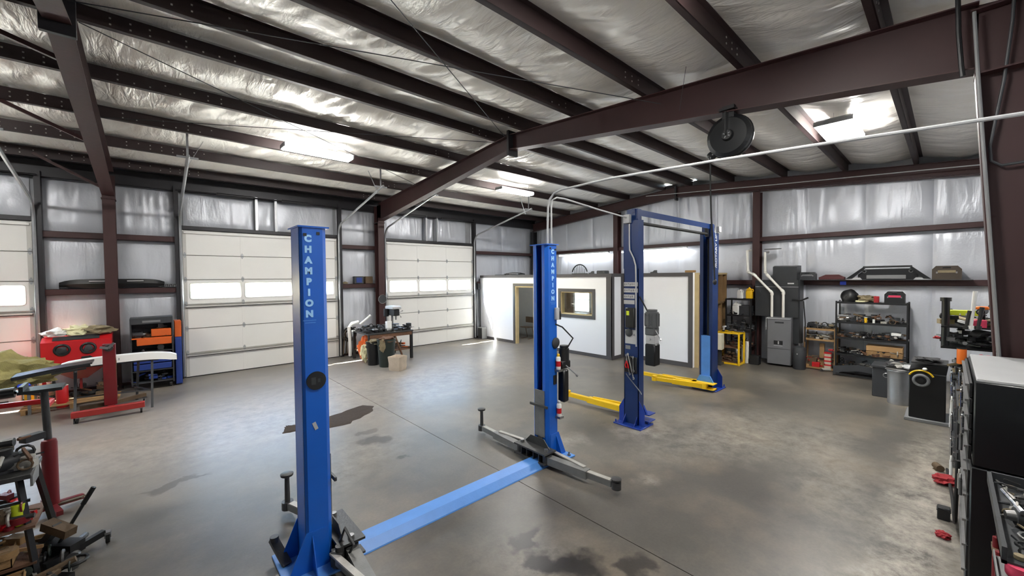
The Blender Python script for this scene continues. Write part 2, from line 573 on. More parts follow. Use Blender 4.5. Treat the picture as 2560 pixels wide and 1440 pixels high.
fl = structure('floor', B().bx(XF - .2, XI + .3, YR - .3, YL + .12, -0.2, -0.02), 'joint')
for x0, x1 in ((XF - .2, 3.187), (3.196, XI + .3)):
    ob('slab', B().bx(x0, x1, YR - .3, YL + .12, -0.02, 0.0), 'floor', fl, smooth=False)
structure('ground', B().bx(-40, 50, YL + .12, 50, -0.25, -0.06).bx(XI + .3, 50, -20, YL + .12, -0.25, -.06), 'ground')

# roof: outer sheets, with one silver insulation blanket sagging in each gap between purlins
ce = structure('ceiling', B().prism([(YR - .3, ztop(YR - .3) + .27), (RIDGE, ZR + .27), (YL + .4, ztop(YL + .4) + .27),
                                     (YL + .4, ztop(YL + .4) + .33), (RIDGE, ZR + .33), (YR - .3, ztop(YR - .3) + .33)], 'x', XF - .3, XI + .4), 'sheet')
PUR = [-0.78, 0.5, 1.75, 3.05, 4.4, 5.65, 6.55, 7.95, 9.35, 10.75, 12.13, 12.86]
for gi, (ya, yb) in enumerate(zip([YR - .2] + PUR, PUR + [YL + .2])):
    if yb - ya < 0.12: continue
    b = B()
    nx, ny = 520, 16
    x0, x1 = XF, XI + .1
    sag = 0.12 * min(1, (yb - ya) / 1.3)
    grid = []
    for i in range(nx + 1):
        x = x0 + (x1 - x0) * i / nx
        row = []
        for j in range(ny + 1):
            t = j / ny
            y = ya + (yb - ya) * t
            env = sin(pi * t)
            seam = abs(((x + 0.4) / 1.52) % 1 - 0.5) * 2      # batts joined every 1.5 m
            w = noise.noise(Vector((x * 3.2 + y * 2.0, y * 1.1 - x * 0.5, gi * 9.1)))
            w2 = noise.noise(Vector((x * 7.5 + y * 3.6, y * 1.6 - x * 0.8, gi * 3.3)))
            gate = max(0.0, noise.noise(Vector((x * 0.6, y * 0.6, gi * 5.0))) + 0.35)
            z = ztop(y) + 0.235 - sag * env * (0.82 + 0.18 * (1 - seam ** 6)) + env ** 0.5 * (0.02 * w + 0.075 * w2 * gate)
            row.append(b.bm.verts.new((x, y, z)))
        grid.append(row)
    for i in range(nx):
        for j in range(ny):
            b.bm.faces.new((grid[i][j], grid[i][j + 1], grid[i + 1][j + 1], grid[i + 1][j]))
    o = ob('insulation_blanket', b, 'insul_roof', ce)
    if o.data.polygons[0].normal.z > 0: o.data.flip_normals()
    o.data.shade_smooth()

# purlins: Z sections along the building
def z_purlin(y, x0, x1, zz, d=0.2, w=0.065, sgn=1):
    b = B()
    b.bx(x0, x1, y - .006, y + .006, zz, zz + d)
    b.bx(x0, x1, min(y, y - sgn * w), max(y, y - sgn * w), zz, zz + .006)
    b.bx(x0, x1, min(y, y + sgn * w), max(y, y + sgn * w), zz + d - .006, zz + d)
    b.bx(x0, x1, min(y - sgn * w, y - sgn * (w + .005)), max(y - sgn * w, y - sgn * (w + .005)), zz, zz + .022)
    return b
plab = {0.5: 'roof purlin nearest the right-hand column', 1.75: 'second roof purlin in from the right-hand column, beside the square light',
        3.05: 'third roof purlin in from the right-hand column, above the hose reel', 4.4: 'roof purlin on the right slope, next but one to the ridge',
        5.65: 'roof purlin just right of the ridge', 6.55: 'roof purlin just left of the ridge',
        7.95: 'first roof purlin below the ridge pair on the garage door side', 9.35: 'roof purlin next to the long ceiling lights on the eave side',
        10.75: 'roof purlin halfway between the ceiling lights and the garage doors', 12.13: 'last roof purlin before the garage door eave'}
for y in PUR[1:-1]:
    s = 1 if y > RIDGE else -1
    t = thing('roof_purlin', 'long dark red ' + plab[y], 'beam', (2.7, y, ztop(y)), 0, 'red oxide roof purlins')
    ob('rail', z_purlin(y, XF, XI, ztop(y) + .004, sgn=s), 'purlin', t)
    bb = B()
    for fx in (-0.6, 5.6):
        for k in range(-9, 10):
            if abs(k) < 2 or (fx > 5 and abs(k) > 4): continue
            for zz in (0.07, 0.14):
                if rnd.random() < .75:
                    bb.bx(fx + k * .17 - .009, fx + k * .17 + .009, y - .013, y - .006, ztop(y) + zz - .009, ztop(y) + zz + .009)
    ob('bolts', bb, 'bolt', t, kind='stuff')
for nm, y, lab in (('eave_strut', 12.83, 'dark eave strut running above the white garage doors'), ('eave_strut', -0.83, 'dark eave strut above the right-hand side wall')):
    ob(nm, B().bx(XF, XI, y - .09, y + .09, ztop(y) - .2, ztop(y) - .19).bx(XF, XI, y - .006, y + .006, ztop(y) - .2, ztop(y) + .2).bx(XF, XI, y - .09, y + .09, ztop(y) + .16, ztop(y) + .2)
       .bx(XF, XI, y - .09, y - .08, ztop(y) - .2, ztop(y) - .02), 'black_steel', label=lab, cat='beam')

# rigid frames
def depth(y):
    if y > RIDGE: return .29 + (y - RIDGE) / (12.43 - RIDGE) * .25
    return .29 + (RIDGE - y) / (RIDGE + .15) * .29
def frame(X, name_l, lab_r, lab_l, lab_rt, right=True):
    ys = [-0.15 if right else YR, 1.5, 3.0, 4.5, RIDGE, 8, 10, 12.43]
    t = thing('roof_rafter', lab_r, 'beam', (X, RIDGE, ZR - .3), 0, 'tapered steel frames')
    w = B()
    for a, c in zip(ys, ys[1:]):
        w.prism([(a, ztop(a)), (c, ztop(c)), (c, ztop(c) - depth(c)), (a, ztop(a) - depth(a))], 'x', X - .005, X + .005)
    w.prism([(12.43, ztop(12.43)), (12.73, ztop(12.73)), (12.73, 4.3), (12.43, 4.3)], 'x', X - .005, X + .005)
    ob('web', w, 'red_steel2', t, smooth=False)
    f = B()
    for a, c in zip(ys, ys[1:]):
        f.prism([(a, ztop(a) - .012), (a, ztop(a)), (c, ztop(c)), (c, ztop(c) - .012)], 'x', X - .1, X + .1)
    ob('top_flange', f, 'red_steel', t, smooth=False)
    f = B()
    for a, c in zip(ys, ys[1:]):
        za, zc = ztop(a) - depth(a), ztop(c) - depth(c)
        f.prism([(a, za - .012), (a, za), (c, zc), (c, zc - .012)], 'x', X - .1, X + .1)
    ob('bottom_flange', f, 'red_steel', t, smooth=False)
    ob('ridge_plate', B().bx(X - .13, X + .13, RIDGE - .03, RIDGE + .03, ZR - .42, ZR + .08, .004), 'black_steel', t)
    # column on the garage door side
    c = thing('steel_column', lab_l, 'column', (X, 12.58, 0), 0, 'tapered steel frames')
    ob('web', B().prism([(12.46, 0), (12.73, 0), (12.73, 4.8), (12.43, 4.8)], 'x', X - .005, X + .005), 'red_steel2', c, smooth=False)
    ob('inner_flange', B().prism([(12.448, 0), (12.46, 0), (12.442, 4.33), (12.43, 4.33)], 'x', X - .1, X + .1), 'red_steel', c, smooth=False)
    ob('outer_flange', B().bx(X - .1, X + .1, 12.718, 12.73, 0, 4.8), 'red_steel', c, smooth=False)
    ob('knee_plate', B().bx(X - .115, X + .115, 12.40, 12.73, 4.22, 4.245).bx(X - .1, X + .1, 12.40, 12.43, 4.24, 4.38), 'red_steel', c, smooth=False)
    ob('base_plate', B().bx(X - .14, X + .14, 12.40, 12.78, 0, .02), 'red_steel', c)
    if right:
        c = thing('steel_column', lab_rt, 'column', (X, -.6, 0), 0, 'tapered steel frames')
        ob('web', B().prism([(-.39, 0), (YR + .05, 0), (YR + .05, 4.76), (-.13, ztop(-.13))], 'x', X - .005, X + .005), 'red_steel2', c, smooth=False)
        ob('inner_flange', B().prism([(-.38, 0), (-.392, 0), (-.142, 4.27), (-.13, 4.27)], 'x', X - .1, X + .1), 'red_steel', c, smooth=False)
        ob('outer_flange', B().bx(X - .1, X + .1, YR + .04, YR + .05, 0, 4.76), 'red_steel', c, smooth=False)
        ob('knee_flange', B().bx(X - .11, X + .11, YR + .05, -.13, 4.2, 4.215).bx(X - .1, X + .1, YR + .05, -.1, 4.77, 4.785), 'red_steel', c, smooth=False)
frame(5.6, 0, 'big dark red tapered rafter with the hose reel under it', 'dark red column behind the cluttered work table, between two garage doors', 'massive dark red column at the right edge behind the black toolbox')
frame(-.62, 0, 'brown-red rafter climbing to the upper left corner', 'dark column between the red blast cabinet and the orange workbench', '', right=False)

# end frame and its posts
def end_frame():
    t = thing('end_rafter', 'dark red rafter along the top of the far silver end wall', 'beam', (12.95, RIDGE, ZR - .3))
    for nm, x0, x1, o0, o1 in (('web', 12.94, 12.95, -.3, 0), ('bottom_flange', 12.87, 13.02, -.335, -.32), ('top_flange', 12.87, 13.02, -.012, 0)):
        f = B()
        for a, c in ((YR + .1, RIDGE), (RIDGE, 12.75)):
            f.prism([(a, ztop(a) + o0), (a, ztop(a) + o1), (c, ztop(c) + o1), (c, ztop(c) + o0)], 'x', x0, x1)
        ob(nm, f, 'red_steel', t, smooth=False)
    ob('splice_plate', B().bx(12.86, 13.03, RIDGE - .025, RIDGE + .025, ZR - .43, ZR + .04), 'black_steel', t)
end_frame()
for y, lab in ((8.36, 'dark end wall post rising behind the white office partition'), (3.72, 'dark end wall post rising behind the white furnace pipes'), (12.72, 'dark corner post between the garage door wall and the end wall')):
    z1 = ztop(y) - .36
    ob('wall_post', B().bx(12.83, 12.85, y - .09, y + .09, 0, z1).bx(12.85, 13.05, y - .006, y + .006, 0, z1).bx(13.05, 13.07, y - .09, y + .09, 0, z1),
       'black_steel' if y > 12 else 'red_steel', label=lab, cat='column', smooth=False)

# ------------------------------------------------------------------ walls with their insulation
def pillow(b, u0, u1, z0, z1, fn, seed, n=26, amp=.05):
    n = max(20, int((u1 - u0) / .035))
    nz = max(8, int((z1 - z0) / .11))
    grid = []
    for i in range(n + 1):
        row = []
        u = u0 + (u1 - u0) * i / n
        for j in range(nz + 1):
            z = z0 + (z1 - z0) * j / nz
            e = min(1, 3 * min(i, n - i) / n * 2) * min(1, 3 * min(j, nz - j) / nz * 2)
            e = e ** .5
            fan = .5 + .5 * abs(2 * j / nz - 1)                      # folds gather at the girts
            k = noise.noise(Vector((u * 9 + z * 1.4 * noise.noise(Vector((u, seed, 1))), z * 1.1, seed)))
            gate = max(0, .25 + noise.noise(Vector((u * .9, z * .7, seed + 4))))
            d = amp * e + (.02 * noise.noise(Vector((u * 3, z * 1.3, seed))) + .08 * k * fan * gate) * e
            row.append(b.bm.verts.new(fn(u, z, d)))
        grid.append(row)
    for i in range(n):
        for j in range(nz):
            b.bm.faces.new((grid[i][j], grid[i + 1][j], grid[i + 1][j + 1], grid[i][j + 1]))

DOORS = [(-5.41, -1.76), (.62, 4.3), (5.87, 9.5)]
wl = structure('wall_left')
b = B()
segs = [(XF, -5.41), (-1.76, .62), (4.3, 5.87), (9.5, XI + .1)]
for x0, x1 in segs: b.bx(x0, x1, YL + .02, YL + .1, 0, 5.1)
for x0, x1 in DOORS: b.bx(x0, x1, YL + .02, YL + .1, 3.7, 5.1)
ob('cladding', b, 'sheet', wl, smooth=False)
sd = 0
for x0, x1 in ((XF, -5.41), (-1.72, -.62), (-.58, .56), (4.36, 5.56), (5.62, 5.84), (9.56, 11.2), (11.2, XE)):
    for z0, z1 in ((.02, 2.13), (2.26, 3.36), (3.49, 4.62)):
        if x1 < -5: continue
        b = B(); sd += 1
        pillow(b, x0, x1, z0, z1, lambda u, z, d: (u, YL - d, z), sd * 2.3)
        ob('insulation_panel', b, 'insul_wall', wl)
for x0, x1 in ((-5.3, -1.8), (.66, 2.17), (2.2, 2.65), (2.69, 4.26), (5.9, 7.38), (7.41, 7.83), (7.86, 9.3)):
    b = B(); sd += 1
    pillow(b, x0, x1, 3.78, 4.62, lambda u, z, d: (u, YL - d, z), sd * 2.3, amp=.03)
    ob('insulation_panel', b, 'insul_wall', wl)
ob('base_angle', B().bx(XF, -5.5, YD + .1, YL + .02, 0, .05).bx(-1.7, .56, YD + .1, YL + .02, 0, .05).bx(4.36, 5.8, YD + .1, YL + .02, 0, .05).bx(9.6, XE, YD + .1, YL + .02, 0, .05), 'red_steel', wl)

wb = structure('wall_back')
ob('cladding', B().bx(XI + .02, XI + .1, YR, 9.5, 0, 5.5).bx(XI + .02, XI + .1, 10.7, YL + .1, 0, 5.5).bx(XI + .02, XI + .1, 9.5, 10.7, 0, 1.0).bx(XI + .02, XI + .1, 9.5, 10.7, 2.15, 5.5), 'sheet', wb, smooth=False)
for y0, y1 in ((YR, .25), (.25, 1.4), (1.4, 2.6), (2.6, 3.7), (3.74, 4.9), (4.9, 6.1), (6.1, 7.2), (7.2, 8.33), (8.38, 9.6), (9.6, 10.9), (10.9, 12.7)):
    for z0, z1 in ((.02, 2.15), (2.28, 3.39), (3.51, 0)):
        if z0 == .02 and y0 > 8: continue
        b = B(); sd += 1
        if z1 == 0:
            z1 = max(ztop(y0), ztop(y1)) - .1
        pillow(b, y0, y1, z0, z1, lambda u, z, d: (XI - d, u, z), sd * 1.7)
        ob('insulation_panel', b, 'insul_wall', wb)
wr = structure('wall_right', B().bx(XF, XI, YR - .1, YR, 0, 5.1), 'insul_wall')
wf = structure('wall_front', B().bx(XF - .1, XF, YR, YL + .1, 0, 5.6), 'insul_wall')

def girt(name, lab, axis, u0, u1, z0, z1, m='red_steel'):
    b = B()
    if axis == 'x':
        b.bx(u0, u1, YD, YD + .008, z0, z1).bx(u0, u1, YD, YD + .2, z0, z0 + .006).bx(u0, u1, YD, YD + .2, z1 - .006, z1)
    else:
        b.bx(XE, XE + .008, u0, u1, z0, z1).bx(XE, XE + .2, u0, u1, z0, z0 + .006).bx(XE, XE + .2, u0, u1, z1 - .006, z1)
    ob(name, b, m, label=lab, cat='beam', group='horizontal wall girts', smooth=False)
girt('wall_girt', 'upper dark wall girt crossing the post between red cabinet and orange bench', 'x', -1.72, .56, 3.36, 3.49)
girt('wall_girt', 'lower dark wall girt carrying the black bumper cover', 'x', -1.72, .56, 2.13, 2.26)
girt('wall_girt', 'short upper girt between the middle and far garage doors', 'x', 4.36, 5.5, 3.37, 3.49)
girt('wall_girt', 'short lower girt holding the small blue box between garage doors', 'x', 4.36, 5.5, 2.13, 2.26)
girt('wall_girt', 'dark girt high on the silver wall over the far office corner', 'x', 9.56, XE, 3.37, 3.49)
girt('wall_girt', 'lower girt hidden behind the office corner', 'x', 9.56, XE, 2.13, 2.26)
girt('wall_girt', 'high dark girt along the end wall above the long tube lights', 'y', YR, XE - .2, 3.39, 3.51)
girt('wall_girt', 'dark shelf-like girt on the end wall holding the black bumper', 'y', YR, XE - .2, 2.15, 2.28)

# ------------------------------------------------------------------ overhead doors
def rrect(x0, x1, z0, z1, r, n=4):
    pts = []
    for cx, cz, a in ((x1 - r, z1 - r, 0), (x0 + r, z1 - r, 90), (x0 + r, z0 + r, 180), (x1 - r, z0 + r, 270)):
        for i in range(n + 1):
            t = radians(a + 90 * i / n)
            pts.append((cx + r * cos(t), cz + r * sin(t)))
    return pts
def ring_plate(b, x0, x1, z0, z1, inner, y0, y1):
    outer = []
    for u, v in inner:
        cx, cz = (x0 + x1) / 2, (z0 + z1) / 2
        ui0, ui1 = min(p[0] for p in inner), max(p[0] for p in inner)
        vi0, vi1 = min(p[1] for p in inner), max(p[1] for p in inner)
        fu, fv = (u - (ui0 + ui1) / 2) / ((ui1 - ui0) / 2), (v - (vi0 + vi1) / 2) / ((vi1 - vi0) / 2)
        k = max(abs(fu), abs(fv))
        fu, fv = fu / k, fv / k
        outer.append((cx + fu * (x1 - x0) / 2, cz + fv * (z1 - z0) / 2))
    n = len(inner)
    V = [[b.bm.verts.new((u, y, v)) for u, v in ring] for y in (y0, y1) for ring in (outer, inner)]
    o0, i0, o1, i1 = V
    for i in range(n):
        j = (i + 1) % n
        for q in ((o0[i], o0[j], i0[j], i0[i]), (o1[i], i1[i], i1[j], o1[j]), (i0[i], i0[j], i1[j], i1[i]), (o0[i], o1[i], o1[j], o0[j])):
            try: b.bm.faces.new(q)
            except ValueError: pass

def garage_door(k, x0, x1):
    d = structure('door_%d' % k)
    W = x1 - x0
    zj = [.015, .61, 1.22, 1.83, 2.44, 3.05, 3.67]
    st = [x0, x0 + W / 3, x0 + 2 * W / 3, x1]
    for i, (a, c) in enumerate(zip(zj, zj[1:])):
        if i == 3:
            b = B()
            for s in range(3):
                w0, w1 = st[s] + (.14 if s == 0 else .06), st[s + 1] - (.14 if s == 2 else .06)
                ring_plate(b, st[s], st[s + 1], a + .003, c - .003, rrect(w0, w1, 1.965, 2.335, .045), YD, YD + .045)
            p = ob('door_panel', b, 'door_white', d, smooth=False)
            for s in range(3):
                w0, w1 = st[s] + (.14 if s == 0 else .06), st[s + 1] - (.14 if s == 2 else .06)
                ob('pane', B().bx(w0 - .01, w1 + .01, YD + .02, YD + .024, 1.955, 2.345), 'glass', p, smooth=False)
                fr = B(); pts = rrect(w0 - .02, w1 + .02, 1.945, 2.355, .05)
                fr.tube([(u, YD - .004, v) for u, v in pts], .011, 5, closed=True)
                ob('window_frame', fr, 'door_strut', p)
        else:
            p = ob('door_panel', B().bx(x0, x1, YD, YD + .045, a + .003, c - .003, .004), 'door_white', d, smooth=False)
        ob('joint_lip', B().bx(x0 + .02, x1 - .02, YD - .004, YD + .002, c - .014, c - .004), 'door_joint', p, smooth=False)
        for s in (1, 2):
            ob('stile', B().bx(st[s] - .035, st[s] + .035, YD - .006, YD, a + .02, c - .03, .002), 'door_white', p, smooth=False)
        for s, xx in ((0, x0 + .04), (3, x1 - .04)):
            ob('stile', B().bx(xx - .035, xx + .035, YD - .006, YD, a + .02, c - .03, .002), 'door_strut', p, smooth=False)
    for z in zj[1:-1]:
        ob('tongue', B().bx(x0, x1, YD + .03, YD + .05, z - .02, z + .02), 'door_strut', d, smooth=False)
    for xa, xb in ((x0 - .08, x0 + .02), (x1 - .02, x1 + .08)):
        ob('side_seal', B().bx(xa, xb, YD + .05, YD + .23, 0, 3.75), 'seal', d, smooth=False)
    ob('top_seal', B().bx(x0 - .08, x1 + .08, YD + .05, YD + .23, 3.64, 3.78), 'seal', d, smooth=False)
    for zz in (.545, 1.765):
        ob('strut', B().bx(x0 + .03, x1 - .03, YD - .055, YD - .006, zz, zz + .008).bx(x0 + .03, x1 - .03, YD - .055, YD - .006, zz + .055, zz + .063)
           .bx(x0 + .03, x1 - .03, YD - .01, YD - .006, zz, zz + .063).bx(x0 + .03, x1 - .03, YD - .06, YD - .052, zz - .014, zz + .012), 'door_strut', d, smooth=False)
        ob('strut_shade', B().bx(x0 + .03, x1 - .03, YD - .05, YD - .005, zz - .03, zz - .006), 'seal', d, smooth=False)  # dark strip standing in for the shade beneath each strut
    ob('strut', B().bx(x0 + .03, x1 - .03, YD - .04, YD - .006, 3.585, 3.6).bx(x0 + .03, x1 - .03, YD - .045, YD - .037, 3.585, 3.625), 'door_white', d, smooth=False)
    hg = B()
    hm = bpy.data.meshes.new('hinge')
    hb = B().bx(-.028, .028, -.012, 0, -.045, .045).cyl((-.03, -.016, 0), (.03, -.016, 0), .011, n=6)
    hb.prism([(-.012, -.07), (.012, -.07), (.012, .07), (-.012, .07)], 'y', -.008, 0)
    bmesh.ops.recalc_face_normals(hb.bm, faces=hb.bm.faces[:]); hb.bm.to_mesh(hm); hb.bm.free(); hm.materials.append(MT['galv'])
    for z in zj[1:-1]:
        for x in (st[1], st[2], x0 + .04, x1 - .04):
            h = bpy.data.objects.new('hinge', hm); COL.objects.link(h); h.location = (x, YD - .006, z); h.parent = d
    ob('seal', B().bx(x0, x1, YD + .0, YD + .04, 0, .02), 'seal', d)
    for sx, xx in ((-1, x0 - .035), (1, x1 + .035)):
        tk = B()
        yy = YD - .075
        pts = [(xx, yy, .05), (xx, yy, 3.75)]
        r = .38
        ang = 90 - 12
        for i in range(1, 9):
            t = radians(ang * i / 8)
            pts.append((xx, yy - r * (1 - cos(t)), 3.95 - .2 + r * sin(t)))
        p0 = Vector(pts[-1])
        pts.append((xx, 9.45, p0.z + (p0.y - 9.45) * .205))
        tk.tube(pts, .03, 6)
        tr = ob('door_track', tk, 'galv', d)
        ob('track_hanger', B().bar((xx, 9.6, p0.z + (p0.y - 9.6) * .205), (xx, 9.6, ztop(9.6) + .1), .035, .006, (0, 1, 0))
           .bar((xx - .16 * sx, 9.6, p0.z + (p0.y - 9.6) * .205 + .03), (xx + .16 * sx, 9.6, p0.z + (p0.y - 9.6) * .205 + .03), .035, .035)
           .bar((xx, 9.75, p0.z + .45), (xx - .25 * sx, 9.75, ztop(9.75) + .05), .025, .006), 'galv', tr)
        ob('jamb', B().bx(xx - .045 + .06 * sx, xx + .045 + .06 * sx, YD - .05, YD + .12, 0, 4.72), 'black_steel', d, smooth=False)
    ob('header', B().bx(x0 - .1, x1 + .1, YD - .03, YD + .15, 3.68, 3.77), 'black_steel', d, smooth=False)
    ob('spring_shaft', B().cyl((x0 - .1, YD - .1, 4.62), (x1 + .1, YD - .1, 4.62), .016, n=8)
       .cyl((x0 + .7, YD - .1, 4.62), (x0 + 1.5, YD - .1, 4.62), .035, n=10).cyl((x1 - 1.5, YD - .1, 4.62), (x1 - .7, YD - .1, 4.62), .035, n=10), 'black_steel', d)
    for f in (.43, .555):
        x = x0 + W * f
        ob('header_post', B().bx(x - .03, x + .03, YD - .03, YD + .1, 3.76, 4.66), 'galv', d, smooth=False)
for k, (x0, x1) in enumerate(DOORS): garage_door(k + 1, x0, x1)

# ------------------------------------------------------------------ office partition
OX, OX2, OY = 9.85, 10.5, 6.55
wo_ = structure('wall_office')
H = 2.5
b = B()
b.bx(OX, OX + .1, 10.65, 12.7, 0, H)                     # left of the doorway
b.bx(OX, OX + .1, 9.7, 10.65, 2.1, H)                    # above it
b.bx(OX, OX + .1, 8.47, 9.7, 0, H)
b.bx(OX, OX + .1, 7.22, 8.47, 0, 1.23)
b.bx(OX, OX + .1, 7.22, 8.47, 1.95, H)
b.bx(OX, OX + .1, OY, 7.22, 0, H)
ob('board', b, 'office', wo_, smooth=False)
ob('board', B().bx(OX + .1, OX2, OY, OY + .1, 0, H), 'office', wo_, smooth=False)
ob('board', B().bx(OX2, OX2 + .1, 4.5, OY + .1, 0, H), 'office', wo_, smooth=False)
ob('board', B().bx(OX2 + .1, XE - .1, 4.5, 4.53, 0, H), 'plywood', wo_, smooth=False)
t = 0.018
def trim(n, *boxes):
    b = B()
    for q in boxes: b.bx(*q)
    o = structure('trim_%d' % n, b, 'trim')
    return o
trim(1, (OX - t, OX, OY - t, 12.7, H - .09, H + .01))
trim(2, (OX - t, OX, OY - t, 9.62, 0, .1), (OX - t, OX, 10.73, 12.7, 0, .1))
trim(3, (OX - t, OX, OY - t, OY + .17, .1, H - .09), (OX - t, OX + .12, OY - t, OY, .1, H - .09))
trim(4, (OX + .0, OX2, OY - t, OY, H - .09, H + .01), (OX + .0, OX2, OY - t, OY, 0, .1), (OX2 - .16, OX2, OY - t, OY, .1, H - .09))
trim(5, (OX2 - t, OX2, 4.5, OY - t, H - .09, H + .01), (OX2 - t, OX2, 4.5, OY - t, 0, .12), (OX2 - t, OX2, 4.5, 4.62, .12, H - .09), (OX2 - t, OX2, OY - .12, OY - t, .12, H - .09))
trim(6, (OX - t, OX, 9.6, 9.7, 0, 2.2), (OX - t, OX, 10.65, 10.75, 0, 2.2), (OX - t, OX, 9.7, 10.65, 2.1, 2.2))
trim(7, (OX - t, OX, 7.12, 8.57, 1.13, 1.23), (OX - t, OX, 7.12, 8.57, 1.95, 2.05), (OX - t, OX, 7.12, 7.22, 1.23, 1.95), (OX - t, OX, 8.47, 8.57, 1.23, 1.95))
dj = structure('door_4')
ob('jamb', B().bx(OX, OX + .14, 10.60, 10.65, 0, 2.1).bx(OX, OX + .14, 9.7, 9.73, 0, 2.1).bx(OX, OX + .14, 9.73, 10.6, 2.06, 2.1), 'pine', dj, smooth=False)
wj = structure('window_1')
ob('window_frame', B().bx(OX, OX + .16, 7.22, 7.25, 1.23, 1.95).bx(OX, OX + .16, 8.44, 8.47, 1.23, 1.95).bx(OX, OX + .16, 7.22, 8.47, 1.23, 1.26).bx(OX, OX + .16, 7.22, 8.47, 1.92, 1.95), 'pine', wj, smooth=False)
ob('pane', B().bx(OX + .07, OX + .074, 7.25, 8.44, 1.26, 1.92), 'glass', wj, smooth=False)
ob('shelf', B().bx(12.25, 12.7, 9.3, 10.9, .95, 1.0), 'wood', wo_, smooth=False)
ob('inner_post', B().bx(12.4, 12.5, 10.0, 10.45, 0, 2.4), 'brown', wo_, smooth=False)
# studs of the unfinished side wall, and the office inside seen through doorway and window
for i, x in enumerate((10.62, 11.0, 11.4, 11.8, 12.2, 12.55)):
    ob('stud', B().bx(x - .02, x + .02, 4.4, 4.5, 0, H - .05), 'pine' if i == 0 else 'plywood', wo_, smooth=False)
ob('top_plate', B().bx(10.6, 12.6, 4.4, 4.5, H - .05, H), 'pine', wo_, smooth=False)
ob('mid_plate', B().bx(10.64, 12.53, 4.4, 4.5, 1.62, 1.67), 'plywood', wo_, smooth=False)
ob('inner_wall', B().bx(OX + .1, XE - .12, 12.5, 12.55, 0, H), 'inner', wo_, smooth=False)
ob('inner_wall', B().bx(XE - .15, XE - .11, 4.6, 9.5, 0, H).bx(XE - .15, XE - .11, 10.7, 12.5, 0, H).bx(XE - .15, XE - .11, 9.5, 10.7, 0, 1.0).bx(XE - .15, XE - .11, 9.5, 10.7, 2.15, H), 'inner', wo_, smooth=False)
ob('inner_wall', B().bx(11.7, 11.75, 10.95, 12.5, 0, H), 'inner', wo_, smooth=False)
w2 = structure('window_2')
ob('window_frame', B().bx(XE - .15, XI + .1, 9.5, 9.54, 1.0, 2.15).bx(XE - .15, XI + .1, 10.66, 10.7, 1.0, 2.15).bx(XE - .15, XI + .1, 9.5, 10.7, 1.0, 1.04).bx(XE - .15, XI + .1, 9.5, 10.7, 2.11, 2.15).bx(XI, XI + .04, 9.5, 10.7, 1.46, 1.5), 'white', w2, smooth=False)
ob('pane', B().bx(XI + .05, XI + .055, 9.54, 10.66, 1.04, 2.11), 'glass', w2, smooth=False)

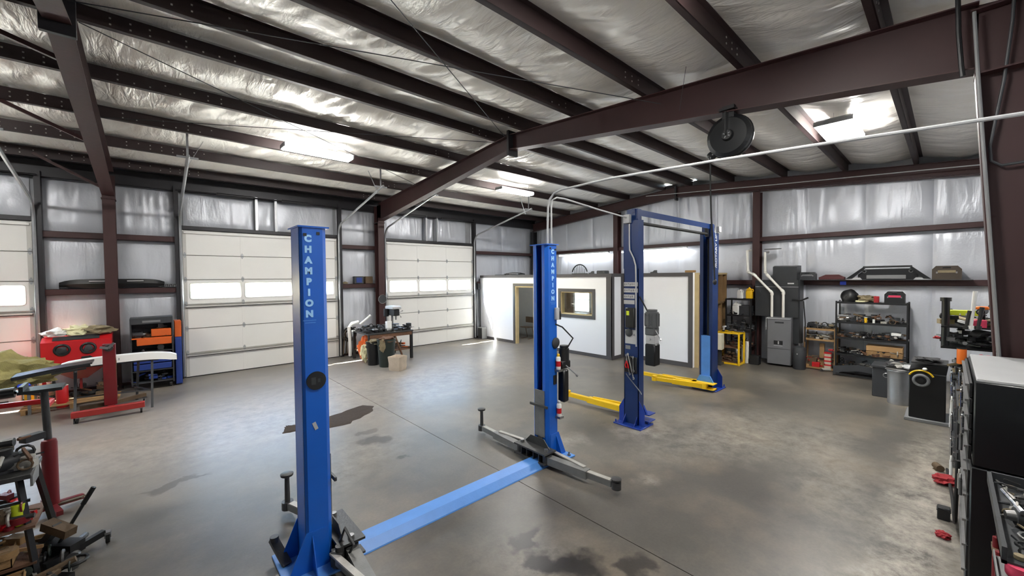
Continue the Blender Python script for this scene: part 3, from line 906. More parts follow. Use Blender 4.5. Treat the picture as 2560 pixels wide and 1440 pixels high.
# ================================================================== two-post lift, bright blue
def champ_column(t, mx, far):
    """mx maps local x (0 = open side, + = back) to world x"""
    Y0, Y1 = 3.52, 3.80
    HT = 2.85
    X = lambda u: mx(u)
    def bx(b, u0, u1, y0, y1, z0, z1, bev=0):
        a, c = sorted((X(u0), X(u1)))
        return b.bx(a, c, y0, y1, z0, z1, bev)
    b = B()
    bx(b, .20, .21, Y0 + .02, Y1 - .02, 0, HT)                      # back
    outline = [(.035, Y0), (.19, Y0), (.21, Y0 + .02), (.21, Y0 + .03), (.188, Y0 + .01), (.04, Y0 + .01), (.008, Y0 + .045), (.008, Y0 + .09), (0, Y0 + .09), (0, Y0 + .04)]
    o1 = [(X(u), y) for u, y in outline]
    o2 = [(X(u), Y0 + Y1 - y) for u, y in outline]
    b.prism(o1, 'z', 0, HT).prism(o2, 'z', 0, HT)
    col = ob('column', b, 'champ', t)
    ob('cap', bx(B(), -.015, .225, Y0 - .015, Y1 + .015, HT, HT + .012), 'champ', col)
    fb = B()
    for y in (Y0 - .002, Y1 + .002):
        for zz, uu in ((HT - .045, .07), (HT - .06, .17)):
            bx(fb, uu - .012, uu + .012, y - .004, y + .004, zz - .012, zz + .012)
    ob('bolts', fb, 'black', col)
    # flared foot
    for ya, yb in ((Y0 - .006, Y0), (Y1, Y1 + .006)):
        ob('gusset', B().prism([(X(.05), 0), (X(.36), 0), (X(.21), .34), (X(.05), .34)], 'y', ya, yb), 'champ', t)
    for y, s in ((Y0, -1), (Y1, 1)):
        a, c = sorted((X(.16), X(.168)))
        ob('gusset', B().prism([(y, 0), (y + s * .13, 0), (y, .32)], 'x', a, c), 'champ', t)
    ob('base_plate', bx(B(), -.08, .38, Y0 - .15, Y1 + .15, 0, .018, .003), 'champ_light', t)
    ab = B()
    for u in (.31, .02):
        for y in (Y0 - .1, Y1 + .1):
            ab.cyl((X(u), y, .018), (X(u), y, .07), .011, n=8).cyl((X(u), y, .018), (X(u), y, .035), .024, n=6)
    ob('anchor_bolt', ab, 'steel', t)
    # carriage
    c = B()
    bx(c, -.012, 0.0, Y0 + .055, Y1 - .055, .3, .92)
    bx(c, 0, .12, Y0 + .1, Y1 - .1, .25, .9)
    car = ob('carriage', c, 'arm', t)
    ob('crossbar', bx(B(), -.035, -.012, Y0 - .02, Y1 + .02, .70, .735, .004), 'arm_dark', car)
    q = B()
    q.prism([(Y0 + .02, .3), (Y1 - .02, .3), (Y1 + .08, .2), (Y1 + .08, .18), (Y0 - .08, .18), (Y0 - .08, .2)], 'x', *sorted((X(-.06), X(-.05))))
    bx(q, -.22, -.0, Y0 - .14, Y1 + .14, .175, .195)
    bx(q, -.22, -.0, Y0 - .14, Y1 + .14, .05, .068)
    for y in (Y0 - .02, Y0 + .08, Y1 - .08, Y1 + .02):
        bx(q, -.2, -.01, y - .006, y + .006, .068, .175)
    ob('yoke', q, 'arm_dark', car)
    ob('pivot_pin', B().cyl((X(-.12), Y0 - .08, .04), (X(-.12), Y0 - .08, .225), .026, n=12).cyl((X(-.12), Y1 + .08, .04), (X(-.12), Y1 + .08, .225), .026, n=12), 'steel', car)
    if far:
        ob('hydraulic_ram', B().cyl((X(.1), Y0 + .12, .9), (X(.1), Y0 + .12, 2.6), .022, n=10), 'black', t)
        ob('lift_chain', bx(B(), .09, .1, Y0 + .17, Y0 + .19, .9, 2.7), 'arm_dark', t)
def lift_arm(t, p, q, pad, post, mats=('arm', 'arm_pale', 'arm_dark'), w=.1, z=.1, cx=9):
    """swing arm from pivot p to pad q: outer tapered box with brace, telescoping inner, pad"""
    p, q = Vector((*p, z)), Vector((*q, z))
    d = (q - p).normalized(); sd = Vector((-d.y, d.x, 0))
    L = (q - p).length
    b = B()
    m = p + d * L * .62
    b.bar(p, m, w, .095)
    a = ob('lift_arm', b, mats[0], t)
    ob('knuckle', B().cyl(p - Vector((0, 0, .055)), p + Vector((0, 0, .055)), w * .62, n=16), mats[2], a)
    if sd.x * (cx - p.x) < 0: sd = -sd
    br = B()
    br.bar(p + sd * w * 1.5 + Vector((0, 0, .045)), p + d * L * .56 + sd * w * .3 + Vector((0, 0, .055)), .05, .016)
    ob('brace', br, mats[1], a)
    ob('gusset', B().bar(p + sd * w * 1.5 - d * .02, p + d * L * .5 + sd * w * .35, .012, .08), mats[0], a)
    ob('lug', B().bar(p + sd * w * 1.5 - d * .02, p, .05, .1), mats[2], a)
    ob('inner_arm', B().bar(m - d * .1, q - d * .05, w * .68, .068), mats[0], a)
    ob('wear_plate', B().bar(m - d * .0 + Vector((0, 0, .036)), q - d * .07 + Vector((0, 0, .036)), w * .6, .008), mats[1], a)
    ob('end_ring', B().cyl(q - Vector((0, 0, .045)), q + Vector((0, 0, .035)), .055, n=16), mats[2], a)
    if post:
        ob('pad_post', B().cyl(q + Vector((0, 0, .035)), q + Vector((0, 0, post)), .026, .022, n=14), mats[2], a)
        ob('lift_pad', B().lathe([(.03, post - .015), (.058, post), (.062, post + .022), (.045, post + .03)], q, n=20), mats[2], a)
    else:
        ob('lift_pad', B().lathe([(.03, .035), (.03, .045), (.055, .05), (.058, .068), (.045, .072)], q, n=20), mats[2], a)
    return a

L1 = thing('two_post_lift', 'bright blue two post car lift in the foreground, with blue floor plate between its columns', 'car lift', (2.465, 3.66, 0))
champ_column(L1, lambda u: 1.11 - u, False)
champ_column(L1, lambda u: 3.82 + u, True)
fp = B()
fp.prism([(3.42, 0), (3.425, .012), (3.50, .07), (3.66, .07), (3.73, .0)], 'x', 1.19, 3.74)
ob('floor_plate', fp, 'champ_light', L1, smooth=False)
for X_, s in ((.985, -1), (3.925, 1)):
    text_mesh('lettering', '\n'.join('CHAMPION'), .072, 'decal_blue', L1, (.962 if s < 0 else 3.935, 3.518, 2.45), (1, 0, 0), (0, 0, 1), 1.22, .001, .005)
    cxm = .962 if s < 0 else 3.935
    ob('decal_stripe', B().bx(cxm - .05, cxm + .05, 3.518, 3.5195, 2.088, 2.093).bx(cxm - .035, cxm + .045, 3.518, 3.5195, 2.068, 2.074), 'champ_light', L1)
lift_arm(L1, (3.70, 3.90), (3.765, 4.86), True, .27)
lift_arm(L1, (3.70, 3.42), (3.80, 2.47), True, 0)
lift_arm(L1, (1.23, 3.90), (1.0, 4.58), True, .30, cx=0)
lift_arm(L1, (1.22, 3.42), (1.14, 2.45), True, 0, cx=0)
ob('release_handle', B().tube([(1.14, 3.45, .2), (1.16, 3.38, .34), (1.2, 3.3, .22), (1.17, 3.34, .12)], .012), 'arm_dark', L1)
ob('release_bracket', B().cyl((1.12, 3.4, .02), (1.12, 3.4, .2), .035, n=14).bar((1.06, 3.42, .1), (1.12, 3.34, .1), .02, .12), 'arm_dark', L1)
ob('locking_bracket', B().bar((.80, 3.72, .02), (.74, 3.93, .17), .07, .03).cyl((.745, 3.91, .14), (.745, 3.91, .2), .035, n=12), 'arm_dark', L1)
ob('cover_disc', B().lathe([(.075, 0), (.075, .012), (.06, .02)], (1.0, 3.505, 1.59), 'y', n=24), 'black', L1)
ob('disc_motif', B().bx(.96, .995, 3.503, 3.5035, 1.56, 1.62).bx(1.01, 1.03, 3.503, 3.5035, 1.575, 1.605), 'dark', L1)
ob('sticker', B().bx(.972, 1.0, 3.5165, 3.5195, 1.18, 1.245, 0, ('Y', radians(-20))), 'lgrey', L1)
ob('access_cap', B().lathe([(.07, 0), (.07, -.012), (.055, -.02)], (3.98, 3.518, 1.55), 'y', n=22), 'dark', L1)
ob('wall_switch', B().bx(3.955, 4.02, 3.475, 3.52, 1.86, 2.02, .008), 'lgrey', L1)
ob('switch_cover', B().bx(4.02, 4.045, 3.47, 3.51, 1.86, 1.98, .005), 'black', L1)
ob('outlet', B().bx(3.93, 3.99, 3.505, 3.52, 1.0, 1.12, .004), 'black', L1)
pu = ob('power_unit', B().cyl((4.13, 3.5, 1.28), (4.13, 3.5, 1.46), .07, n=18).bx(4.03, 4.2, 3.44, 3.56, 1.2, 1.3, .01).cyl((4.13, 3.5, 1.47), (4.13, 3.5, 1.5), .06, n=14), 'black', L1)
ob('oil_tank', B().bx(4.06, 4.17, 3.44, 3.56, .74, 1.18, .02), 'satin_black', pu)
ob('lever', B().cyl((4.1, 3.44, 1.24), (4.16, 3.3, 1.12), .008, n=6).cyl((4.155, 3.31, 1.128), (4.165, 3.29, 1.11), .016, n=8), 'steel', pu)
ob('hose', B().tube([(4.12, 3.45, 1.45), (4.2, 3.4, 1.6), (4.1, 3.5, 1.75), (3.98, 3.52, 1.8)], .01), 'rubber', pu)
ob('can_holder', B().bx(3.96, 4.04, 3.44, 3.52, 1.17, 1.2).bx(3.97, 4.05, 3.44, 3.52, .54, .57), 'steel', L1)
def spray_can(x, y, z, body, cap, lab):
    t = thing('spray_can', lab, 'spray can', (x, y, z))
    ob('can_body', B().lathe([(.031, 0), (.033, .005), (.033, .15), (.028, .165), (.015, .172)], (x, y, z), n=18), body, t)
    ob('label_band', B().lathe([(.0335, .04), (.0335, .11)], (x, y, z), n=18), 'red' if body != 'red' else 'white', t)
    ob('cap', B().lathe([(.015, .17), (.02, .172), (.02, .2), (.012, .208)], (x, y, z), n=14), cap, t)
    return t
spray_can(3.99, 3.48, 1.2, 'white', 'yel', 'white and red spray can with yellow cap, upper on the far bright blue column')
spray_can(4.0, 3.48, .57, 'white', 'lgrey', 'red and white spray can clipped low on the far bright blue lift column')

# ================================================================== overhead-beam lift, navy
L2 = thing('overhead_beam_lift', 'navy two post car lift with overhead crossbar and yellow arms', 'car lift', (7.3, 3.46, 0))
def rot_column(mx, HT, open_m, D=.16):
    X = mx; Y0, Y1 = 3.33, 3.59
    def bx(b, u0, u1, y0, y1, z0, z1, bev=0):
        a, c = sorted((X(u0), X(u1))); return b.bx(a, c, y0, y1, z0, z1, bev)
    b = B()
    bx(b, D - .01, D, Y0, Y1, 0, HT)
    bx(b, 0, D, Y0, Y0 + .01, 0, HT); bx(b, 0, D, Y1 - .01, Y1, 0, HT)
    bx(b, 0, .01, Y0 + .01, Y0 + .07, 0, HT); bx(b, 0, .01, Y1 - .07, Y1 - .01, 0, HT)
    bx(b, .012, D + .006, Y0 - .006, Y0, 2.55, HT); bx(b, .012, D + .006, Y1, Y1 + .006, 2.55, HT); bx(b, D, D + .006, Y0, Y1, 2.55, HT)
    c = ob('column', b, 'navy', L2, smooth=False)
    g = B()
    for y, s in ((Y0, -1), (Y1, 1)):
        g.prism([(y, .02), (y + s * .1, .02), (y + s * .1, .26), (y, .42)], 'x', *sorted((X(D - .02), X(D - .01))))
    for u, s in ((D, 1),):
        for y in (Y0 + .02, Y1 - .03):
            g.prism([(X(D), .02), (X(D + .1), .02), (X(D), .16)], 'y', y, y + .008)
    ob('gusset', g, 'blue2', L2, smooth=False)
    bp = B(); bx(bp, -.1, D + .14, Y0 - .12, Y1 + .12, 0, .022, .004)
    ob('base_plate', bp, 'blue2', L2)
    ab = B()
    for u in (D + .11, 0):
        for y in (Y0 - .09, Y1 + .09): ab.cyl((X(u), y, .02), (X(u), y, .07), .012, n=8)
    ob('anchor_bolt', ab, 'blue2', L2)
    cg = B(); bx(cg, -.02, .1, Y0 + .04, Y1 - .04, .12, 1.15)
    cg.prism([(Y0 + .02, .3), (Y1 - .02, .3), (Y1 + .05, .16), (Y0 - .05, .16)], 'x', *sorted((X(-.06), X(-.02))))
    car = ob('carriage', cg, 'champ_light' if open_m else 'blue2', L2)
    yk = B(); bx(yk, -.2, 0, Y0 - .1, Y1 + .1, .16, .175); bx(yk, -.2, 0, Y0 - .1, Y1 + .1, .05, .065)
    ob('yoke', yk, 'yellow' if open_m else 'blue2', car)
    rl = B(); bx(rl, .06, .075, Y0 + .10, Y0 + .13, .1, 3.2)
    ob('cable', rl, 'rubber', L2)
rot_column(lambda u: 5.92 - u, 3.33, False)
rot_column(lambda u: 8.72 + u, 3.33, True, .3)
bm = B().bx(5.78, 9.0, 3.40, 3.46, 3.45, 3.51).bx(5.78, 8.86, 3.40, 3.405, 3.41, 3.45)
bm.bx(5.80, 5.9, 3.36, 3.56, 3.3, 3.51).bx(8.74, 8.86, 3.36, 3.56, 3.3, 3.51)
ob('crossbar', bm, 'navy', L2, smooth=False)
ob('shutoff_bar', B().cyl((5.95, 3.44, 3.30), (8.7, 3.44, 3.30), .028, n=10), 'rubber', L2)
ob('shutoff_bracket', B().bx(5.92, 6.0, 3.41, 3.47, 3.26, 3.42).bx(8.66, 8.72, 3.41, 3.47, 3.24, 3.42), 'black', L2)
YM = ('yellow', 'yellow', 'yellow')
lift_arm(L2, (6.05, 3.72), (6.04, 5.02), True, 0, YM, .11, .12)
lift_arm(L2, (8.58, 3.66), (8.62, 4.95), True, 0, YM, .11, .12)
lift_arm(L2, (8.55, 3.42), (8.38, 4.45), True, 0, YM, .09, .11)
text_mesh('lettering', '/ROTARY LIFT', .125, 'lgrey', L2, (8.88, 3.322, 2.98), (0, 0, 1), (-1, 0, 0), 1.0, .001, .004)
XB = 5.757
ob('junction_box', B().bx(XB - .07, XB, 3.45, 3.56, 3.28, 3.42, .006), 'lgrey', L2)
ob('junction_box', B().bx(8.88, 9.0, 3.26, 3.325, 3.34, 3.46, .006), 'lgrey', L2)
ob('conduit', B().tube([(XB - .02, 3.475, 3.3), (XB - .02, 3.475, 2.95), (XB - .02, 3.47, 2.85), (XB - .02, 3.40, 2.72), (XB - .02, 3.365, 2.6), (XB - .02, 3.36, 2.45), (XB - .02, 3.355, 1.3)], .012), 'lgrey', L2)
ss = [(7, 2.30, .26, 'lgrey'), (6, 2.2, .26, 'lgrey'), (5, 2.1, .2, 'lgrey'), (0, 2.01, .2, 'lgrey')]
for txt, z, w, m in ss:
    s = ob('warning_label', B().bx(XB - .004, XB - .001, 3.595 - w, 3.59, z - .035, z + .03), m, L2)
    if txt:
        mk = B()
        for i in range(txt):
            yy = 3.58 - (w - .03) * i / txt
            mk.bx(XB - .006, XB - .004, yy - .02, yy, z - .02 + .006 * (i % 3), z + .015 - .005 * (i % 2))
        ob('worn_print', mk, 'grey', L2)
ob('control_box', B().bx(XB - .08, XB, 3.36, 3.52, 1.6, 1.92, .008), 'satin_black', L2)
ob('yellow_tag', B().bx(XB - .083, XB - .08, 3.445, 3.495, 1.8, 1.87), 'lime', L2)
ob('wide_label', B().bx(XB - .004, XB - .001, 3.355, 3.565, 1.33, 1.56), 'lgrey', L2)
ob('worn_print', B().bx(XB - .006, XB - .004, 3.37, 3.4, 1.46, 1.465).prism([(3.38, 1.47), (3.42, 1.47), (3.40, 1.5)], 'x', XB - .006, XB - .004), 'grey', L2)
ob('gauge_ring', B().torus((XB - .01, 3.49, 1.51), .06, .008, 'x', 24, 6), 'chrome', L2)
ob('cover_disc', B().lathe([(.065, 0), (.065, -.014), (.05, -.022)], (XB - .004, 3.49, 1.51), 'x', n=22), 'dark', L2)
ob('small_plate', B().bx(XB - .004, XB - .001, 3.47, 3.56, 1.24, 1.3), 'grey', L2)
pu = ob('power_unit', B().cyl((5.84, 3.14, 1.62), (5.84, 3.14, 1.86), .1, n=20).cyl((5.84, 3.14, 1.86), (5.84, 3.14, 1.9), .08, n=18).bx(5.76, 5.92, 3.06, 3.22, 1.5, 1.62, .01).bx(5.74, 5.77, 3.1, 3.2, 1.66, 1.8, .004), 'dgrey', L2)
for k in range(10):
    a = 2 * pi * k / 10
    ob('fin', B().bar((5.84 + .1 * cos(a), 3.14 + .1 * sin(a), 1.64), (5.84 + .1 * cos(a), 3.14 + .1 * sin(a), 1.84), .01, .03, (cos(a), sin(a), 0)), 'dgrey', pu)
ob('pump_block', B().bx(5.77, 5.91, 3.06, 3.21, 1.36, 1.5, .006).cyl((5.765, 3.14, 1.44), (5.74, 3.14, 1.44), .02), 'lgrey', pu)
ob('oil_tank', B().bx(5.76, 5.93, 3.05, 3.22, 1.02, 1.36, .015), 'satin_black', pu)
ob('lever', B().cyl((5.8, 3.06, 1.58), (5.78, 2.97, 1.45), .007, n=6).cyl((5.78, 2.975, 1.455), (5.778, 2.96, 1.44), .016, n=8), 'steel', pu)
ob('hose', B().tube([(5.8, 3.2, 1.88), (5.8, 3.28, 2.02), (5.8, 3.33, 2.1)], .012), 'rubber', pu)
ob('tool_magnet', B().bx(XB - .02, XB, 3.345, 3.57, .86, 1.12, .004), 'satin_black', L2)
tools = [((3.53, 1.14), (3.47, .84), 'steel', 'steel wrench hanging on the navy lift column, leftmost'), ((3.50, 1.16), (3.40, .78), 'arm_pale', 'long pale wrench hanging crosswise on the navy lift column'),
         ((3.41, 1.12), (3.40, .9), 'steel', 'short steel wrench hanging at the right of the navy column'), ((3.45, 1.12), (3.42, .86), 'arm_dark', 'dark wrench hanging mid column')]
for (a, c, m, lab) in tools:
    w = B().bar((XB - .03, *a), (XB - .03, *c), .014, .008, (1, 0, 0))
    w.torus((XB - .03, *a), .014, .006, 'x', 10, 5).torus((XB - .03, *c), .016, .006, 'x', 10, 5, 30, 320)
    ob('wrench', w, m, label=lab, cat='wrench')
t = thing('pliers', 'red handled pliers stuck on the navy lift column', 'pliers', (XB - .03, 3.52, 1.0))
ob('handle', B().tube([(XB - .03, 3.53, .93), (XB - .03, 3.55, .98), (XB - .03, 3.52, 1.05)], .012).tube([(XB - .03, 3.49, .93), (XB - .03, 3.5, .98), (XB - .03, 3.52, 1.05)], .012), 'red', t)
ob('jaw', B().prism([(3.505, 1.05), (3.535, 1.05), (3.53, 1.1), (3.51, 1.1)], 'x', XB - .036, XB - .024), 'steel', t)
ob('pry_bar', B().tube([(XB - .035, 3.53, .84), (XB - .035, 3.5, .80), (XB - .035, 3.27, .58), (XB - .035, 3.255, .55)], .008), 'steel', label='thin steel pry bar sticking out low beside the navy lift column', cat='tool')

# ================================================================== ceiling fixtures
def led_fixture(x0, x1, y, w, z, lab, square=False):
    t = thing('ceiling_light', lab, 'ceiling light', ((x0 + x1) / 2, y, z))
    ob('housing', B().bx(x0 + .02, x1 - .02, y - w * .44, y + w * .44, z + .085, z + .105, .004).bx(x0, x0 + .03, y - w / 2, y + w / 2, z + .01, z + .09, .006).bx(x1 - .03, x1, y - w / 2, y + w / 2, z + .01, z + .09, .006), 'galv', t, smooth=False)
    ob('lens', B().prism([(y - w * .42, z), (y + w * .42, z), (y + w / 2, z + .03), (y + w / 2, z + .07), (y + w * .4, z + .085), (y - w * .4, z + .085), (y - w / 2, z + .07), (y - w / 2, z + .03)], 'x', x0 + .03, x1 - .03), 'led', t, smooth=False)
    ob('suspension_wire', B().cyl((x0 + .1, y, z + .1), (x0 + .1, y, ztop(y) + .25), .002, n=4).cyl((x1 - .1, y, z + .1), (x1 - .1, y, ztop(y) + .25), .002, n=4), 'steel', t)
led_fixture(1.93, 3.25, 8.6, .30, 4.93, 'long bright ceiling light above the near garage doors')
led_fixture(7.45, 8.77, 8.72, .30, 4.93, 'long bright ceiling light over the far bay, before the office')
led_fixture(8.35, 9.68, 1.32, .52, 4.9, 'wide square-looking bright ceiling light on the right roof slope')
led_fixture(2.3, 3.62, 1.3, .3, 4.9, 'ceiling light on the right roof slope just above the picture')
led_fixture(-3.8, -2.5, 8.6, .3, 4.93, 'added unseen ceiling light brightening the bay left of the picture')  # unseen fixture, added to brighten the roof and left walls
def tube_light(y0, y1, lab):
    t = thing('tube_light', lab, 'tube light', (12.8, (y0 + y1) / 2, 3.3))
    ob('housing', B().bx(12.80, 12.92, y0, y1, 3.33, 3.385, .005), 'lgrey', t)
    for dx in (0, .05):
        ob('tube', B().cyl((12.81 + dx, y0 + .02, 3.305), (12.81 + dx, y1 - .02, 3.305), .018, n=8), 'tube', t)
tube_light(8.66, 11.1, 'long tube light on the end wall above the office window')
tube_light(5.7, 8.1, 'long tube light on the end wall behind the navy lift crossbar')

# hose reel under the big rafter
t = thing('hose_reel', 'round black hose reel hanging under the big rafter', 'hose reel', (5.6, 1.93, 4.55))
RC = Vector((5.6, 1.93, 4.22))
ob('drum_case', B().lathe([(.05, -.09), (.22, -.085), (.265, -.06), (.27, 0), (.265, .06), (.22, .085), (.05, .09)], RC, 'x', n=36), 'satin_black', t, smooth=False)
ob('rim', B().torus(RC + Vector((-.0, 0, 0)), .268, .012, 'x', 36, 6), 'black', t)
ob('hub', B().lathe([(.06, -.13), (.075, -.09)], RC, 'x', n=18), 'black', t)
mk = B()
for a in (25, 95, 150, 210, 300):
    mk.bar(RC + Vector((-.131, .02 * cos(radians(a)), .02 * sin(radians(a)))), RC + Vector((-.131, .045 * cos(radians(a)), .045 * sin(radians(a)))), .012, .004, (1, 0, 0))
ob('hub_mark', mk, 'grey', t)
ob('bracket', B().bx(5.52, 5.68, 1.86, 2.0, 4.44, 4.6).bar((5.47, 1.93, 4.22), (5.47, 1.93, 4.5), .1, .012, (0, 1, 0)).bx(5.46, 5.7, 1.84, 2.02, 4.53, 4.56), 'black', t)
ob('hose_guide', B().blob((5.6, 2.15, 4.03), (.05, .07, .055), 3, .1, 2, flat=False).cyl((5.57, 2.16, 4.0), (5.57, 2.16, 3.93), .02), 'satin_black', t)
ob('hose', B().tube([(5.57, 2.165, 3.95), (5.57, 2.16, 3.6), (5.575, 2.15, 3.2), (5.58, 2.13, 2.9), (5.57, 2.11, 2.6), (5.57, 2.1, 2.36)], .011), 'rubber', t)
ob('hose_stop', B().blob((5.575, 2.1, 2.34), (.025, .025, .04), 2, .05, 2, flat=False), 'black', t)

# conduits
def pipe(lab, pts, r, m='lgrey', name='conduit', cat='conduit'):
    return ob(name, B().tube(pts, r, 8), m, label=lab, cat=cat)
pipe('white conduit sweeping from the far bright blue column across to the right-hand column', [(3.93, 3.60, 2.86), (3.93, 3.60, 3.1), (3.93, 3.59, 3.35), (3.93, 3.56, 3.45), (3.93, 3.48, 3.52), (3.93, 3.36, 3.545), (3.93, 2.6, 3.55), (3.93, 1.5, 3.50), (3.93, .8, 3.46), (3.93, -.3, 3.39), (3.93, YR, 3.35)], .014)
pipe('second conduit bending from the bright blue column to the navy lift', [(3.96, 3.56, 2.86), (3.96, 3.56, 3.35), (3.98, 3.56, 3.45), (4.06, 3.55, 3.49), (4.2, 3.54, 3.49), (5.0, 3.52, 3.42), (5.69, 3.5, 3.37)], .012)
pipe('thin grey conduit running down the inner edge of the right-hand column', [(5.48, -.12, 4.75), (5.48, -.15, 4.2), (5.48, -.3, 1.8), (5.48, -.37, .8)], .014, 'grey')
pipe('dark cable looping over the web of the right-hand column', [(5.55, -.35, 5.0), (5.54, -.34, 4.6), (5.54, -.3, 4.1), (5.54, -.23, 3.55), (5.54, -.24, 3.42), (5.54, -.3, 3.37), (5.54, -.5, 3.38)], .012, 'dark', 'cable', 'cable')
pipe('thin conduit running low along the right roof slope near the end wall', [(12.6, 7.0, 5.15), (12.6, 5.2, 5.02), (12.6, 3.0, 4.86), (12.6, .5, 4.7), (12.6, YR, 4.6)], .012, 'lgrey')
pipe('black hanging chain of clamps at the right column corner', [(5.46, -.02, 4.95), (5.46, -.03, 4.6), (5.46, -.05, 4.3), (5.46, -.06, 4.2)], .018, 'black', 'clamp', 'clamp')
# roof bracing rods
def rod(lab, p, q, r=.006):
    ob('brace_rod', B().cyl(p, q, r, n=5), 'dark', label=lab, cat='brace rod', group='roof bracing rods')
zb = lambda y: ztop(y) - .06
rod('thin brace rod from the left rafter to the big rafter above the hose reel', (-.6, 6.1, zb(6.1)), (5.55, 2.85, zb(2.85) - .1))
rod('thin brace rod reaching the ridge of the big rafter from the upper edge', (-.6, 2.0, zb(2.0)), (5.55, 6.2, zb(6.2)))
rod('thin brace rod running down from the left ridge toward the garage doors', (-.5, 6.45, zb(6.4)), (5.55, 9.9, zb(9.9)))
rod('thin brace rod crossing behind the long ceiling light to the ridge', (-.5, 9.15, zb(9.15)), (5.55, 6.4, zb(6.4)))
rod('thin wire hanging from the roof to the big rafter', (5.5, 2.55, 4.72), (5.2, 2.3, 5.3), .003)
for x0, y0, x1, lab in ((-.62, 6.9, -1.6, 'dark diagonal flange brace left of the left rafter, at the top edge'), (-.62, 9.35, -1.5, 'dark diagonal flange brace left of the left rafter, halfway down'), (-.62, 11.9, -1.5, 'dark flange brace left of the left rafter near the eave')):
    ob('flange_brace', B().bar((x0 - .08, y0, ztop(y0) - depth(y0) + .02), (x1 - .1, y0, ztop(y0) + .02), .05, .05), 'red_steel', label=lab, cat='beam')

# ================================================================== small builders
def caster(parent, x, y, z=.1, r=.045):
    c = ob('caster', B().bx(x - .02, x + .02, y - .03, y + .03, z - .02, z).bx(x - .022, x - .018, y - .02, y + .02, r, z).bx(x + .018, x + .022, y - .02, y + .02, r, z), 'steel', parent)
    ob('wheel', B().cyl((x - .014, y, r), (x + .014, y, r), r, n=14), 'rubber', c)
def jug(x, y, z, lab, body='white', cap='blue', s=1.0, rz=0, cat='jug', group=None):
    t = thing('jug', lab, cat, (x, y, z), rz, group)
    b = B().bx(-.07 * s, .07 * s, -.05 * s, .05 * s, 0, .2 * s, .015 * s)
    b.prism([(-.07 * s, .2 * s), (.07 * s, .2 * s), (.025 * s, .255 * s), (-.02 * s, .255 * s)], 'y', -.04 * s, .04 * s)
    ob('body', b, body, t, local=True)
    ob('cap', B().cyl((0, 0, .255 * s), (0, 0, .285 * s), .02 * s, n=10), cap, t, local=True)
    ob('handle', B().torus((-.06 * s, 0, .2 * s), .035 * s, .009 * s, 'y', 10, 5, 40, 250), body, t, local=True)
    return t
def can(x, y, z, lab, body, r=.05, h=.12, lid='lgrey', cat='can', name='can', band=None):
    t = thing(name, lab, cat, (x, y, z))
    ob('body', B().lathe([(r * .96, 0), (r, .006), (r, h - .006), (r * .96, h)], n=16), body, t, local=True)
    ob('lid', B().lathe([(r * 1.02, h - .004), (r * 1.02, h + .008), (r * .9, h + .01)], n=16), lid, t, local=True)
    if band: ob('label_band', B().lathe([(r * 1.01, h * .2), (r * 1.01, h * .75)], n=16), band, t, local=True)
    return t
def carton(x, y, z, w, d, h, lab, m='card', rz=0, open_=False, name='box', cat='box', lid=None):
    t = thing(name, lab, cat, (x, y, z), rz)
    if open_:
        b = B().bx(-w/2, w/2, -d/2, d/2, 0, .008)
        for q in ((-w/2, -w/2 + .006, -d/2, d/2), (w/2 - .006, w/2, -d/2, d/2), (-w/2, w/2, -d/2, -d/2 + .006), (-w/2, w/2, d/2 - .006, d/2)):
            b.bx(*q, 0, h)
        ob('body', b, m, t, local=True)
    else:
        ob('body', B().bx(-w/2, w/2, -d/2, d/2, 0, h, .006), m, t, local=True)
    ob('lid' if lid else 'flap', B().bx(-w/2 - .004, w/2 + .004, -d/2 - .004, d/2 + .004, h - .03, h - .022) if not lid else B().bx(-w/2 - .006, w/2 + .006, -d/2 - .006, d/2 + .006, h - .03, h + .004, .004), lid or m, t, local=True)
    return t
def case(x, y, z, w, d, h, lab, m='black', lm=None, cat='tool case', ax='y', sw=None):
    """tool case lying or standing, long side along y"""
    t = thing('tool_case', lab, cat, (x, y, z))
    ob('shell', B().prism([(-w/2, 0), (w/2, 0), (w/2, h * .75), (w/2 - h * .2, h), (-w/2 + h * .2, h), (-w/2, h * .75)], 'x', -d/2, d/2), m, t, local=True, smooth=False)
    ob('handle', B().tube([(-d/2 - .005, -w * .14, h * .86), (-d/2 - .02, -w * .1, h * .9), (-d/2 - .02, w * .1, h * .9), (-d/2 - .005, w * .14, h * .86)], .008, 5), 'dark', t, local=True)
    ob('latch', B().bx(-d/2 - .008, -d/2, -w * .36, -w * .3, h * .45, h * .58).bx(-d/2 - .008, -d/2, w * .3, w * .36, h * .45, h * .58), 'steel', t, local=True)
    if lm: ob('label_plate', B().bx(-d/2 - .004, -d/2, -w * .3, w * .3, h * .5, h * .68), lm, t, local=True)
    return t
